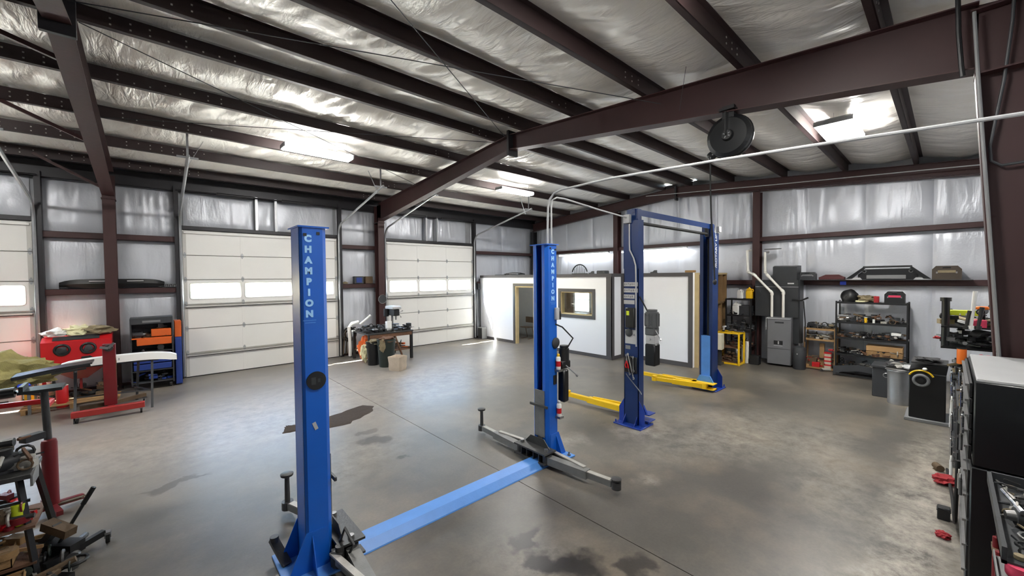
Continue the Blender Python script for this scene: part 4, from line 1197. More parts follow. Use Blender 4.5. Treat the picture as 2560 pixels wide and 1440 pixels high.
def scrap(name, x, y, z, lab, m, kind, s=.1, rz=0, cat='part'):
    """machine leftovers: each a recognisable small shape"""
    t = thing(name, lab, cat, (x, y, z), rz)
    if kind == 'motor':
        ob('housing', B().cyl((-s, 0, s * .6), (s * .6, 0, s * .6), s * .55, n=14), m, t, local=True)
        ob('nose', B().cyl((s * .6, 0, s * .6), (s * 1.0, 0, s * .6), s * .35, s * .25, n=12), 'steel', t, local=True)
        ob('foot', B().bx(-s * .6, s * .3, -s * .5, s * .5, 0, s * .14), m, t, local=True)
    elif kind == 'grinder':
        ob('body', B().cyl((-s, 0, s * .4), (s * .5, 0, s * .4), s * .3, s * .24, n=12), m, t, local=True)
        ob('disc', B().cyl((s * .62, 0, s * .08), (s * .62, 0, s * .14), s * .5, n=18).cyl((s * .62, 0, s * .14), (s * .62, 0, s * .5), s * .2, n=12), 'steel', t, local=True)
        ob('grip', B().cyl((s * .62, s * .2, s * .4), (s * .62, s * .85, s * .45), s * .12, n=8), 'black', t, local=True)
    elif kind == 'drill':
        ob('body', B().cyl((-s * .7, 0, s), (s * .6, 0, s), s * .25, s * .2, n=12), m, t, local=True)
        ob('chuck', B().cyl((s * .6, 0, s), (s, 0, s), s * .13, s * .08, n=10), 'steel', t, local=True)
        ob('grip', B().bar((-s * .4, 0, s * .9), (-s * .55, 0, s * .15), s * .25, s * .3), m, t, local=True)
        ob('battery', B().bx(-s * .85, -s * .2, -s * .22, s * .22, 0, s * .25, .004), 'black', t, local=True)
    elif kind == 'rotor':
        ob('disc', B().lathe([(s * .3, 0), (s, 0), (s, s * .14), (s * .5, s * .14), (s * .48, s * .4), (s * .2, s * .4)], n=22), m, t, local=True)
        ob('hub', B().lathe([(s * .2, s * .4), (s * .18, s * .5)], n=12), 'rust', t, local=True)
    elif kind == 'pipe':
        ob('tube', B().tube([(-s, 0, s * .15), (-s * .3, s * .1, s * .15), (s * .3, s * .4, s * .2), (s, s * .35, s * .3)], s * .13, 8), m, t, local=True)
        ob('flange', B().cyl((-s, 0, s * .15), (-s * .93, 0, s * .15), s * .22, n=10), 'steel', t, local=True)
    elif kind == 'bracket':
        ob('plate', B().prism([(-s, 0), (s, 0), (s, s * .3), (s * .3, s * .35), (-s * .2, s * .8), (-s, s * .8)], 'y', -s * .08, s * .08), m, t, local=True)
        ob('tab', B().bx(-s, -s * .4, -s * .4, s * .4, 0, s * .1), m, t, local=True)
    elif kind == 'coil':
        pts = []
        for i in range(48):
            a = i * 2 * pi / 12
            pts.append((s * .7 * cos(a), s * .7 * sin(a), s * .12 + s * .05 * (i // 12)))
        ob('loop', B().tube(pts, s * .08, 6), m, t, local=True)
    elif kind == 'rag':
        ob('folds', B().blob((0, 0, s * .3), (s, s * .8, s * .45), sum(map(ord, lab)) % 97, .6, 3, 2.4), m, t, local=True)
    elif kind == 'tray':
        b = B().bx(-s, s, -s * .6, s * .6, 0, .006)
        for q in ((-s, s, -s * .6, -s * .6 + .006), (-s, s, s * .6 - .006, s * .6), (-s, -s + .006, -s * .6, s * .6), (s - .006, s, -s * .6, s * .6)): b.bx(*q, 0, s * .35)
        ob('pan', b, m, t, local=True)
        ob('contents', B().blob((0, 0, s * .16), (s * .8, s * .45, s * .22), len(lab), .7, 2, 3), 'steel', t, local=True)
    return t


def jumble(lab, x0, x1, y0, y1, z, h, n, mats, seed, name='parts_jumble', s0=.03, s1=.09):
    """uncountable heap of small parts: one object"""
    r = random.Random(seed); b = B()
    for i in range(n):
        x, y = r.uniform(x0, x1), r.uniform(y0, y1)
        s = r.uniform(s0, s1); mi = r.randrange(len(mats)); k = r.randrange(5)
        zz = z + r.random() ** 2 * max(0, h - s)
        a = r.uniform(0, pi); d = Vector((cos(a), sin(a), r.uniform(-.2, .3)))
        c = Vector((x, y, zz + s * .35))
        if k == 0: b.bx(x - s * .7, x + s * .7, y - s * .4, y + s * .4, zz, zz + s * .6, 0, ('Z', a), mi)
        elif k == 1: b.cyl(c - d * s, c + d * s, s * .3, s * .22, n=8, mi=mi)
        elif k == 2: b.cyl(Vector((x, y, zz)), Vector((x, y, zz + s * .5)), s * .6, n=10, mi=mi)
        elif k == 3: b.torus((x, y, zz + s * .5), s * .6, s * .12, r.choice('xyz'), 10, 5, mi=mi)
        else: b.bar(c - d * s * 1.3, c + d * s * 1.3, s * .2, s * .3, mi=mi)
    return ob(name, b, mats, label=lab, cat='parts', kind='stuff')
GM = ['arm_dark', 'steel', 'black', 'rust', 'dark', 'arm_pale', 'brown']

# ================================================================== left side of the shop
t = thing('blast_cabinet', 'red sandblasting cabinet with two round arm holes against the garage door wall', 'cabinet', (-1.1, 12.1, 0))
ob('body', B().prism([(11.86, .76), (12.42, .76), (12.42, 1.3), (12.05, 1.3), (11.86, 1.22)], 'x', -1.6, -.62), 'red', t, smooth=False)
ob('dust_pipe', B().bx(-1.12, -1.08, 12.1, 12.14, .2, .42), 'dred', t)
hb = B(); hb._new([(-1.6, 11.86, .76), (-.62, 11.86, .76), (-.62, 12.42, .76), (-1.6, 12.42, .76), (-1.2, 12.05, .42), (-1.0, 12.05, .42), (-1.0, 12.2, .42), (-1.2, 12.2, .42)],
   [(0, 1, 5, 4), (1, 2, 6, 5), (2, 3, 7, 6), (3, 0, 4, 7), (4, 5, 6, 7), (3, 2, 1, 0)])
ob('funnel', hb, 'dred', t, smooth=False)
for x in (-1.57, -.65):
    for y in (11.89, 12.39):
        ob('leg', B().bx(x - .025, x + .025, y - .025, y + .025, 0, .78), 'red', t)
for x in (-1.32, -.96):
    p = ob('arm_hole', B().torus((x, 11.855, 1.06), .1, .022, 'y', 26, 8), 'black', t)
    ob('glove', B().blob((x, 11.87, 1.055), (.085, .03, .085), int(x * 10), .5, 2, 3, flat=False), 'dark', p)
ob('foot_valve', B().bx(-1.06, -.92, 11.80, 11.86, .8, .9, .01).tube([(-.95, 11.83, .9), (-.9, 11.8, .86), (-.9, 11.8, .7)], .015), 'black', t)
ob('window_frame', B().prism([(11.9, 1.245), (12.03, 1.3), (12.03, 1.31), (11.9, 1.255)], 'x', -1.45, -.8), 'dark', t)
scrap('cloth', -1.42, 12.15, 1.31, 'crumpled white sheet hanging over the left top of the red blast cabinet', 'white', 'rag', .2, .1, 'cloth')
scrap('cloth', -1.1, 12.2, 1.31, 'cream yellow cloth heaped on the red blast cabinet', 'cream', 'rag', .26, .3, 'cloth')
scrap('duffel_bag', -.83, 12.15, 1.31, 'olive bag slumped on the right top of the red blast cabinet', 'khaki', 'rag', .24, .2, 'bag')

t = thing('parts_bench', 'grey shelf unit with orange trays beside the middle garage door', 'shelf unit', (0.03, 12.2, 0))
for x in (-.33, .36): ob('side_panel', B().bx(x - .012, x + .012, 11.92, 12.4, .12, 1.58), 'dark', t)
ob('back_panel', B().bx(-.32, .35, 12.38, 12.4, .12, 1.58), 'dark', t)
ob('top_panel', B().prism([(-.34, 1.56), (.37, 1.56), (.37, 1.61), (-.34, 1.60)], 'y', 11.9, 12.4), 'dark', t)
ob('name_strip', B().bx(-.14, .16, 11.895, 11.9, 1.5, 1.545), 'grey', t)
ob('header_panel', B().bx(-.32, .35, 11.9, 11.91, 1.47, 1.56), 'dark', t)
for z, m in ((1.14, 'orange'), (.84, 'dark'), (.42, 'dark'), (.16, 'dark')):
    ob('shelf', B().bx(-.32, .35, 11.9, 12.38, z, z + .02), m, t)
ob('orange_tray', B().bx(-.24, .34, 11.88, 12.3, 1.0, 1.14, .008), 'orange', t)
ob('orange_tray', B().bx(.0, .34, 11.92, 12.2, 1.18, 1.34, .008), 'orange', t)
ob('drawer', B().bx(-.3, .33, 11.89, 12.3, .6, .8, .008), 'blue', t)
ob('drawer', B().bx(-.3, .33, 11.89, 12.3, .45, .58, .008), 'blue', t)
for x in (-.28, .31): caster(t, x, 12.0)
for i, (x, z, k, m, l) in enumerate(((-.2, 1.16, 'motor', 'dark', 'dark motor on the top tray of the orange parts bench'), (-.03, 1.16, 'rotor', 'rust', 'rusty round part on the orange parts bench'),
      (.2, 1.36, 'bracket', 'steel', 'steel bracket on the upper orange tray'), (-.1, .86, 'pipe', 'black', 'black hose piece on the middle shelf of the orange parts bench'),
      (.15, .86, 'motor', 'arm_dark', 'dark casting on the middle shelf of the orange parts bench'), (.1, .18, 'tray', 'black', 'black tray of bolts on the lowest shelf of the orange parts bench'))):
    scrap('machine_part', x, 12.08, z, l, m, k, .11, .4 * i)
t = thing('blue_cabinet', 'narrow blue cabinet with an orange box on it, tight against the door track', 'cabinet', (.46, 12.3, 0))
ob('body', B().bx(.4, .52, 12.0, 12.6, .03, 1.12, .006), 'blue', t)
ob('door', B().bx(.405, .515, 11.992, 12.0, .06, 1.08, .003), 'blue', t)
ob('handle', B().bx(.42, .43, 11.98, 11.992, .6, .72), 'black', t)
carton(.46, 12.2, 1.12, .12, .4, .37, 'bright orange upright box on the narrow blue cabinet', 'orange', name='fuel_box')

t = thing('engine_stand', 'red engine stand with upright mast and long front crossbar on casters', 'engine stand', (-.57, 10.1, 0))
ob('front_bar', B().bx(-1.04, -.12, 9.94, 10.04, .1, .2, .006), 'barred', t)
ob('spine', B().bx(-.62, -.52, 9.98, 10.95, .1, .17, .006), 'dred', t)
ob('rear_bar', B().bar((-.57, 10.5, .15), (-.12, 10.8, .15), .07, .07), 'brown', t)
ob('rear_bar', B().bar((-.57, 10.5, .15), (-.98, 10.45, .15), .07, .07), 'brown', t)
ob('mast', B().bx(-.66, -.49, 10.24, 10.38, .17, 1.28, .006), 'dred', t)
ob('mast_head', B().cyl((-.575, 10.15, 1.22), (-.575, 10.4, 1.22), .06, n=14), 'arm_dark', t)
ob('head_arm', B().bar((-.575, 10.13, 1.22), (-.68, 10.12, 1.25), .02, .04).bar((-.575, 10.13, 1.22), (-.5, 10.12, 1.31), .02, .04), 'steel', t)
ob('chain', B().tube([(-.52, 10.25, 1.24), (-.49, 10.25, .95), (-.5, 10.25, .6), (-.53, 10.25, .45)], .01, 6), 'rust', t)
for x, y in ((-.97, 9.99), (-.17, 9.99), (-.14, 10.78), (-.95, 10.45)): caster(t, x, y)
t = thing('bumper_stand', 'grey folding stand holding the white bumper', 'stand', (-.4, 10.5, 0))
for (a, c) in (((-1.0, 9.98, 0), (-1.03, 10.7, .88)), ((-.02, 10.25, 0), (.0, 10.72, .86)), ((-.25, 11.1, 0), (-.2, 10.78, .86)), ((-1.1, 11.1, 0), (-1.05, 10.78, .88))):
    ob('leg', B().bar(a, c, .035, .035), 'dark', t)
ob('top_rail', B().bar((-1.25, 10.75, .86), (.1, 10.75, .84), .05, .04), 'dark', t)
ob('cross_rail', B().bar((-.02, 10.4, .3), (-.28, 11.0, .3), .02, .02).bar((-1.0, 10.3, .38), (-.02, 10.45, .3), .02, .02), 'dark', t)
t = thing('bumper', 'white curved car bumper resting on the grey stand behind the red mast', 'bumper', (-.4, 10.75, .87))
bb = B()
N_ = 18
prev = None
rows = []
for i in range(N_ + 1):
    u = -1 + 2 * i / N_
    x = -.42 + .8 * u
    zc = .94 - .1 * max(0, u) ** 3 - .07 * max(0, -u) ** 2.5
    yy = 10.62 + .14 * u * u
    hh = .065 if abs(u) < .95 else .05
    rows.append([(x, yy - .015, zc - hh), (x, yy, zc + hh), (x, yy + .12, zc + hh + .01), (x, yy + .05, zc - hh)])
vs = [[bb.bm.verts.new(p) for p in r] for r in rows]
for A, C in zip(vs, vs[1:]):
    for j in range(4): bb.bm.faces.new((A[j], A[(j + 1) % 4], C[(j + 1) % 4], C[j]))
bb.bm.faces.new(vs[0]); bb.bm.faces.new(list(reversed(vs[-1])))
ob('cover', bb, 'white', t)
ob('clip', B().bx(-.66, -.65, 10.6, 10.62, .92, .96).bx(-.47, -.46, 10.6, 10.62, .92, .96), 'grey', t)
t = thing('hood_panel', 'long black body panel lying beside the white bumper on the stand', 'car panel', (-1.22, 10.3, .9))
ob('panel', B().prism([(-1.68, .86), (-1.2, .93), (-.78, .975), (-.78, 1.0), (-1.2, .96), (-1.68, .89)], 'y', 10.1, 10.5), 'satin_black', t)
ob('lip', B().bar((-1.68, 10.09, .86), (-.8, 10.09, .97), .02, .05), 'black', t)
ob('strip', B().bar((-1.25, 10.07, .88), (-.85, 10.07, .915), .02, .03), 'rubber', t)

t = thing('low_table', 'low steel table under the olive tarp by the left garage door', 'table', (-2.0, 11.7, 0))
ob('top', B().bx(-2.7, -1.64, 11.2, 11.85, .5, .53), 'steel', t)
for x in (-2.67, -1.67):
    for y in (11.23, 11.82): ob('leg', B().bx(x - .02, x + .02, y - .02, y + .02, 0, .5), 'steel', t)
tp = B().blob((-2.0, 11.5, .72), (.62, .34, .34), 5, .4, 4, 2.0)
ob('tarp', tp, 'olive', label='crumpled olive green tarp heaped on the low table at the left edge', cat='tarp')
scrap('cloth', -1.72, 11.22, .53, 'small blue rag at the right end of the olive tarp', 'bblue', 'rag', .08, 0, 'cloth')
for x, y, m, lid, lab in ((-2.3, 12.35, 'white', 'lgrey', 'white bucket at the picture edge under the olive tarp table'), (-2.0, 12.32, 'white', 'white', 'white bucket left of the yellow one on the floor'),
                          (-1.8, 12.28, 'yel', 'yel', 'yellow bucket between two white ones on the floor'), (-1.62, 12.38, 'cream', 'white', 'cream white bucket right of the yellow one'), (-1.3, 11.5, 'red', 'white', 'bright red can standing beside the dark jack pole')):
    can(x, y, 0, lab, m, .09 if m != 'red' else .085, .36 if m != 'red' else .42, lid, 'bucket', 'bucket')
t = thing('pallet', 'flat wooden pallet on the floor in front of the red blast cabinet', 'pallet', (-1.1, 11.5, 0))
for y in (11.3, 11.5, 11.7): ob('slat', B().bx(-1.8, -.5, y - .06, y + .06, .08, .095), 'wood', t)
for x in (-1.75, -1.15, -.55): ob('runner', B().bx(x - .03, x + .03, 11.24, 11.76, 0, .08), 'wood', t)

# jack with red cylinder in the left foreground
t = thing('transmission_jack', 'tall red cylinder jack on a legged base in the left foreground', 'jack', (-.82, 6.33, 0))
ob('cylinder', B().lathe([(.05, .06), (.06, .07), (.06, .74), (.052, .77), (.03, .78)], (-.82, 6.33, 0), n=22), 'dred', t)
ob('ram_rod', B().cyl((-.825, 6.33, .77), (-.84, 6.33, 1.3), .03, n=14), 'arm_dark', t)
ob('saddle', B().bx(-1.0, -.7, 6.2, 6.46, 1.3, 1.33).bx(-.99, -.96, 6.2, 6.46, 1.33, 1.38), 'black', t)
for a in (25, 110, 200, 290):
    d = Vector((cos(radians(a)), sin(radians(a)), 0))
    ob('leg', B().bar(Vector((-.82, 6.33, .07)) + d * .03, Vector((-.82, 6.33, .05)) + d * .24, .05, .05), 'dred', t)
ob('foot_pedal', B().bar((-.76, 6.3, .08), (-.58, 6.22, .12), .06, .015), 'brown', t)
ob('cross_arm', B().bar((-1.6, 6.8, 1.115), (-.84, 6.8, 1.09), .03, .05).bar((-.84, 6.8, 1.09), (-.83, 6.36, 1.12), .03, .04), 'red', t)
ob('upper_rail', B().cyl((-1.6, 6.75, 1.22), (-1.1, 6.75, 1.24), .055, n=12).bar((-1.1, 6.75, 1.24), (-.84, 6.36, 1.25), .03, .03), 'satin_black', t)
ob('valve_line', B().tube([(-.84, 6.3, .66), (-.92, 6.2, .68), (-1.0, 6.0, .72), (-1.05, 5.8, .75)], .009), 'black', t)

# black stand crowded with parts, lower left corner
t = thing('parts_stand', 'dark A-frame steel stand crowded with parts in the lower left corner', 'stand', (-.9, 5.2, 0))
for a, c in (((-.74, 5.0, 0), (-.84, 5.15, .82)), ((-.66, 5.45, 0), (-.77, 5.3, .84)), ((-1.5, 5.0, 0), (-1.35, 5.15, .82)), ((-1.5, 5.45, 0), (-1.35, 5.3, .84))):
    ob('leg', B().bar(a, c, .035, .035), 'black', t)
ob('top_plate', B().bx(-1.5, -.75, 5.0, 5.45, .83, .87, .004), 'arm_dark', t)
ob('side_flap', B().prism([(5.02, .76), (5.25, .76), (5.3, .9), (5.02, .84)], 'x', -.76, -.745), 'arm', t)
for z in (.12, .42): ob('shelf', B().bx(-1.5, -.74, 5.0, 5.48, z, z + .02), 'rust', t)
ob('leg_beam', B().bar((-.7, 5.0, .07), (-.37, 5.24, .1), .045, .05), 'black', t)
caster(t, -.345, 5.24, .1, .045)
ob('leg_beam', B().bar((-.72, 4.9, .05), (-.52, 4.72, .05), .045, .05), 'black', t)
st_items = [('transmission', -1.2, 5.2, .87, 'dark gearbox on top of the crowded stand, lower left', 'arm_dark', 'motor', .2), ('vise', -.92, 5.2, .87, 'dark alternator at the right end of the crowded stand top', 'dark', 'motor', .12),
    ('brake_rotor', -1.05, 5.1, 1.1, 'round steel rotor balanced on the gearbox at the left edge', 'steel', 'rotor', .1), ('machine_part', -.9, 5.08, .44, 'red bracket part on the middle shelf of the crowded stand', 'red', 'bracket', .14),
    ('machine_part', -1.15, 5.15, .44, 'red pipe part at the left edge on the crowded stand', 'dred', 'pipe', .14)]
for nm, x, y, z, lab, m, k, s in st_items: scrap(nm, x, y, z, lab, m, k, s, .5, 'part')
can(-.84, 5.1, .44, 'lime green plastic bottle on the middle shelf of the crowded stand', 'lime', .038, .16, 'lime', 'bottle', 'bottle')
carton(-1.0, 5.12, .14, .26, .2, .14, 'wooden crate on the lowest shelf of the crowded stand', 'wood', 0, True, 'crate', 'crate')
carton(-1.22, 5.1, .28, .2, .2, .12, 'pale cardboard carton left on the crowded stand', 'kraft', .1)
carton(-.95, 4.82, 0, .34, .22, .13, 'wooden tray of parts on the floor under the crowded stand', 'wood', .1, True, 'crate', 'crate')
scrap('cloth', -.86, 4.62, 0, 'dark green plastic bag on the floor at the bottom left', 'green', 'rag', .14, 0, 'bag')
t = thing('floor_jack', 'black floor jack with its long handle raised, lower left', 'floor jack', (-.62, 5.2, 0))
ob('chassis', B().bar((-.78, 5.35, .1), (-.52, 5.1, .1), .12, .1), 'black', t)
ob('lift_block', B().bar((-.72, 5.3, .3), (-.56, 5.12, .24), .09, .07), 'brown', t)
ob('lift_arm', B().bar((-.75, 5.33, .12), (-.64, 5.2, .3), .06, .05), 'arm_dark', t)
ob('handle', B().cyl((-.64, 5.2, .14), (-.42, 5.2, .56), .014, n=8), 'black', t)
ob('grip', B().cyl((-.49, 5.2, .43), (-.42, 5.2, .56), .019, n=8), 'rubber', t)
for x, y in ((-.76, 5.3), (-.55, 5.12)): ob('wheel', B().cyl((x, y - .07, .045), (x, y + .07, .045), .045, n=12), 'steel', t)
scrap('machine_part', -.62, 4.85, 0, 'tangle of pale metal parts on the floor beside the crowded stand', 'arm_pale', 'bracket', .13, .7)
jumble('heap of greasy small parts covering the top of the crowded stand', -1.48, -.78, 5.02, 5.42, .87, .32, 70, GM, 5, s0=.04, s1=.12)
jumble('jumble of red, pale and dark parts on the middle shelf of the crowded stand', -1.48, -.76, 5.02, 5.45, .44, .24, 50, ['dred', 'arm_dark', 'arm_pale', 'red', 'brown', 'black'], 6, s0=.04, s1=.11)
jumble('jumble of wood and metal offcuts on the lowest shelf of the crowded stand', -1.48, -.76, 5.02, 5.45, .14, .22, 50, ['wood', 'khaki', 'arm_dark', 'brown', 'card'], 7, s0=.05, s1=.12)
jumble('tangle of dark parts on the floor around the crowded stand', -1.1, -.5, 4.55, 5.35, 0, .2, 60, ['black', 'arm_dark', 'arm_pale', 'brown', 'green'], 8, s0=.04, s1=.12)
jumble('dark clutter packed under the red blast cabinet', -1.55, -.66, 11.95, 12.38, 0, .4, 60, ['dark', 'brown', 'black', 'arm_dark', 'rust'], 9, s0=.05, s1=.13)
jumble('dark clutter piled in the open trays of the orange parts bench', -.28, .3, 11.95, 12.3, 1.16, .2, 40, ['arm_dark', 'khaki', 'black', 'rust', 'steel'], 10, s0=.03, s1=.09)
jumble('clutter on the lower shelves of the orange parts bench', -.3, .32, 11.95, 12.3, .18, .22, 40, ['black', 'arm_dark', 'dark', 'blue'], 12, s0=.04, s1=.1)
# brown absorbent swept on the floor
def spill(pts, lab, seed):
    b = B(); n = 34
    c = Vector((sum(p[0] for p in pts) / len(pts), sum(p[1] for p in pts) / len(pts), 0))
    k = len(pts); ring = []
    for i in range(n):
        u = i / n * k; a, f = int(u), u - int(u)
        p = Vector((*pts[a % k], 0)).lerp(Vector((*pts[(a + 1) % k], 0)), f)
        p += Vector((noise.noise(Vector((i * .9, seed, 0))), noise.noise(Vector((i * .9, seed, 7))), 0)) * .05
        ring.append(p)
    o_ = [b.bm.verts.new(p + Vector((0, 0, .0005))) for p in ring]
    m_ = [b.bm.verts.new(c.lerp(p, .82) + Vector((0, 0, .012 + .006 * noise.noise(p * 3)))) for p in ring]
    i_ = [b.bm.verts.new(c.lerp(p, .4) + Vector((0, 0, .009 + .008 * noise.noise(p * 5)))) for p in ring]
    for A, C in ((o_, m_), (m_, i_)):
        for j in range(n): b.bm.faces.new((A[j], A[(j + 1) % n], C[(j + 1) % n], C[j]))
    b.bm.faces.new(i_)
    ob('absorbent', b, 'oil', label=lab, cat='absorbent', kind='stuff')
spill([(1.8, 6.78), (2.4, 6.72), (2.95, 7.05), (3.1, 7.35), (2.95, 7.55), (2.35, 7.35), (1.85, 7.15)], 'long streak of brown oil absorbent swept on the floor behind the near blue column', 3)
spill([(1.49, 7.02), (1.75, 6.95), (1.8, 7.3), (1.6, 7.35)], 'small brown heap of absorbent left of the near blue column', 8)

# objects on the lower girt by the left column
t = thing('bumper_cover', 'long black bumper cover resting on the girt behind the left column', 'bumper', (-.6, 12.72, 2.27))
rows = []
for i in range(21):
    u = -1 + i / 10
    x = -.58 + .85 * u
    e = 1 - abs(u) ** 6 * .35
    rows.append([(x, 12.70 + .12 * u * u, 2.27), (x, 12.66 + .12 * u * u, 2.27 + .1 * e), (x, 12.70 + .12 * u * u, 2.27 + .2 * e), (x, 12.76 + .1 * u * u, 2.27 + .19 * e), (x, 12.78, 2.28)])
bb = B(); vs = [[bb.bm.verts.new(p) for p in r] for r in rows]
for A, C in zip(vs, vs[1:]):
    for j in range(5): bb.bm.faces.new((A[j], A[(j + 1) % 5], C[(j + 1) % 5], C[j]))
bb.bm.faces.new(vs[0]); bb.bm.faces.new(list(reversed(vs[-1])))
ob('cover', bb, 'satin_black', t)
ob('light_slot', B().bx(-.98, -.62, 12.665, 12.69, 2.41, 2.435, .004).bx(-.38, -.1, 12.665, 12.69, 2.41, 2.435, .004), 'lgrey', t)
t = thing('lettered_strip', 'dark strip with pale worn print on the girt right of the black bumper cover', 'sign', (.4, 12.7, 2.27))
ob('board', B().bx(.28, .56, 12.69, 12.71, 2.27, 2.34), 'black', t)
lm = B()
for i, (w_, h_) in enumerate(((.012, .05), (.03, .05), (.02, .05), (.03, .045), (.035, .05), (.02, .045), (.014, .05))):
    x = .30 + i * .034
    lm.bx(x, x + .006, 12.687, 12.69, 2.28, 2.28 + h_)
    lm.bx(x, x + w_ * .7, 12.687, 12.69, 2.28 + (h_ - .008) * (i % 2), 2.288 + (h_ - .008) * (i % 2))
    if i in (2, 4): lm.bx(x, x + w_ * .7, 12.687, 12.69, 2.30, 2.308)
ob('worn_print', lm, 'lgrey', t)
t = thing('blue_box', 'small box with blue front on the girt between the garage doors', 'box', (5.0, 12.75, 2.27))
ob('body', B().bx(4.82, 5.12, 12.72, 12.88, 2.265, 2.5, .01), 'dark', t)
ob('front_label', B().bx(4.88, 5.06, 12.714, 12.72, 2.3, 2.46), 'blue', t)
carton(5.3, 12.8, 2.265, .24, .15, .23, 'dull brown box beside the small blue box on the girt', 'brown')
scrap('cloth', 4.56, 12.8, 2.265, 'pale crumpled rag on the girt left of the small blue box', 'khaki', 'rag', .08, 0, 'cloth')

# ================================================================== work table in the middle
t = thing('work_table', 'cluttered dark steel work table in front of the column between garage doors', 'table', (5.2, 11.5, 0))
ob('top', B().bx(4.5, 5.9, 10.95, 12.2, .82, .86, .004), 'arm_dark', t)
for x in (4.55, 5.85):
    for y in (11.0, 12.15): ob('leg', B().bx(x - .035, x + .035, y - .035, y + .035, 0, .82), 'black', t)
ob('shelf', B().bx(4.55, 5.85, 11.0, 12.15, .28, .3), 'rust', t)
ob('brace', B().bar((5.3, 11.0, .8), (5.55, 11.0, .1), .05, .04), 'rust', t)
ob('apron', B().bx(4.55, 5.85, 10.96, 10.98, .72, .82), 'rust', t)
t = thing('drill_press', 'black and white bench drill press on the work table', 'drill press', (5.45, 11.3, .86))
ob('base', B().bx(5.3, 5.6, 11.1, 11.5, .86, .9, .004), 'black', t)
ob('column', B().cyl((5.45, 11.42, .9), (5.45, 11.42, 1.4), .035, n=12), 'steel', t)
ob('head', B().bx(5.36, 5.54, 11.1, 11.5, 1.3, 1.5, .02), 'black', t)
ob('belt_cover', B().bx(5.3, 5.58, 11.05, 11.6, 1.5, 1.59, .02), 'lgrey', t)
ob('motor', B().cyl((5.32, 11.55, 1.27), (5.32, 11.55, 1.5), .08, n=14), 'black', t)
ob('chuck', B().cyl((5.45, 11.18, 1.18), (5.45, 11.18, 1.3), .022, .03, n=10), 'steel', t)
ob('table_plate', B().cyl((5.45, 11.22, 1.04), (5.45, 11.22, 1.06), .11, n=16), 'black', t)
for a in (30, 150, 270): ob('lever', B().cyl((5.55, 11.2, 1.38), (5.62, 11.2 + .12 * cos(radians(a)), 1.38 + .12 * sin(radians(a))), .006, n=6).cyl((5.615, 11.2 + .115 * cos(radians(a)), 1.38 + .115 * sin(radians(a))), (5.63, 11.2 + .14 * cos(radians(a)), 1.38 + .14 * sin(radians(a))), .014, n=8), 'steel', t)
t = thing('bench_vise', 'dark bench vise at the right corner of the work table', 'vise', (5.78, 11.05, .86))
ob('base', B().cyl((5.78, 11.08, .86), (5.78, 11.08, .91), .09, n=14), 'black', t)
ob('body', B().bx(5.72, 5.84, 10.98, 11.2, .91, 1.0, .01).bx(5.72, 5.84, 10.96, 11.0, .95, 1.07, .006).bx(5.72, 5.84, 11.04, 11.08, .95, 1.07, .006), 'black', t)
ob('screw', B().cyl((5.78, 10.82, .96), (5.78, 10.96, .96), .015, n=8).cyl((5.70, 10.83, .96), (5.86, 10.83, .96), .007, n=6), 'steel', t)
for args in (('angle_grinder', 4.75, 11.25, .86, 'black angle grinder at the front left of the work table', 'black', 'grinder', .16, .4, 'grinder'), ('bench_grinder', 5.02, 11.3, .86, 'grey bench grinder in the middle of the work table', 'dark', 'motor', .15, 1.2, 'grinder'),
             ('machine_part', 4.68, 11.9, .86, 'black round casting at the back left of the work table', 'black', 'rotor', .17, 0, 'part'), ('air_tool', 4.95, 11.75, .86, 'dark pipe lying across the work table', 'black', 'pipe', .3, .3, 'part'),
             ('machine_part', 5.15, 11.05, .86, 'small steel motor at the front of the work table', 'steel', 'motor', .09, .2, 'part'), ('bottle_jack', 5.2, 11.75, .86, 'black stub motor behind the bench grinder', 'satin_black', 'motor', .14, 1.5, 'part'),
             ('machine_part', 5.65, 11.6, .86, 'black bracket behind the vise on the work table', 'black', 'bracket', .16, .5, 'part'), ('machine_part', 4.62, 11.5, .86, 'dark casting at the left edge of the work table', 'arm_dark', 'drill', .16, .8, 'part'),
             ('machine_part', 5.3, 11.0, .86, 'pale steel fitting in front of the drill press', 'steel', 'rotor', .05, .8, 'part')):
    scrap(args[0], *args[1:4], args[4], args[5], args[6], args[7], args[8], args[9])
carton(5.2, 11.15, .86, .16, .1, .3, 'white paper carton standing on the work table left of the drill press', 'white', .15)
ob('cardboard_tube', B().cyl((4.7, 12.0, 1.05), (5.0, 11.95, 1.3), .035, n=12).cyl((4.69, 12.0, 1.04), (4.7, 12.0, 1.05), .03, n=12), 'white', label='white tube leaning up at the back of the work table', cat='tube')
ob('stove_pipe', B().tube([(4.52, 12.4, .05), (4.5, 12.35, .6), (4.46, 12.3, .95), (4.55, 12.28, 1.05), (4.75, 12.3, 1.08)], .05, 12), 'white', label='white bent pipe standing behind the left of the work table', cat='pipe')
t = thing('coiled_hose', 'dark coiled hose hung over a rack beside the middle garage door', 'hose', (4.5, 12.6, 0))
for i in range(5):
    x = 4.42 + .07 * i
    ob('hose_loop', B().tube([(x - .05, 12.55, .1), (x - .04, 12.5, .5), (x, 12.46, .85), (x + .04, 12.5, .5), (x + .05, 12.55, .1)], .013, 6), 'rubber' if i % 2 else 'brown', t)
ob('coil', B().torus((4.55, 12.52, .7), .2, .03, 'y', 24, 6).torus((4.55, 12.5, .7), .14, .03, 'y', 20, 6), 'black', t)
ob('hook', B().bx(4.5, 4.6, 12.5, 12.65, .84, .88), 'steel', t)
t = thing('rag_bag', 'torn orange and white bag bulging under the left end of the work table', 'bag', (4.62, 11.5, 0))
ob('bag_body', B().blob((4.62, 11.45, .33), (.18, .22, .42), 11, .45, 3, 2.2), 'orange', t)
ob('paper_lining', B().blob((4.52, 11.3, .3), (.1, .12, .25), 13, .5, 3, 2.2, flat=False), 'cream', t)
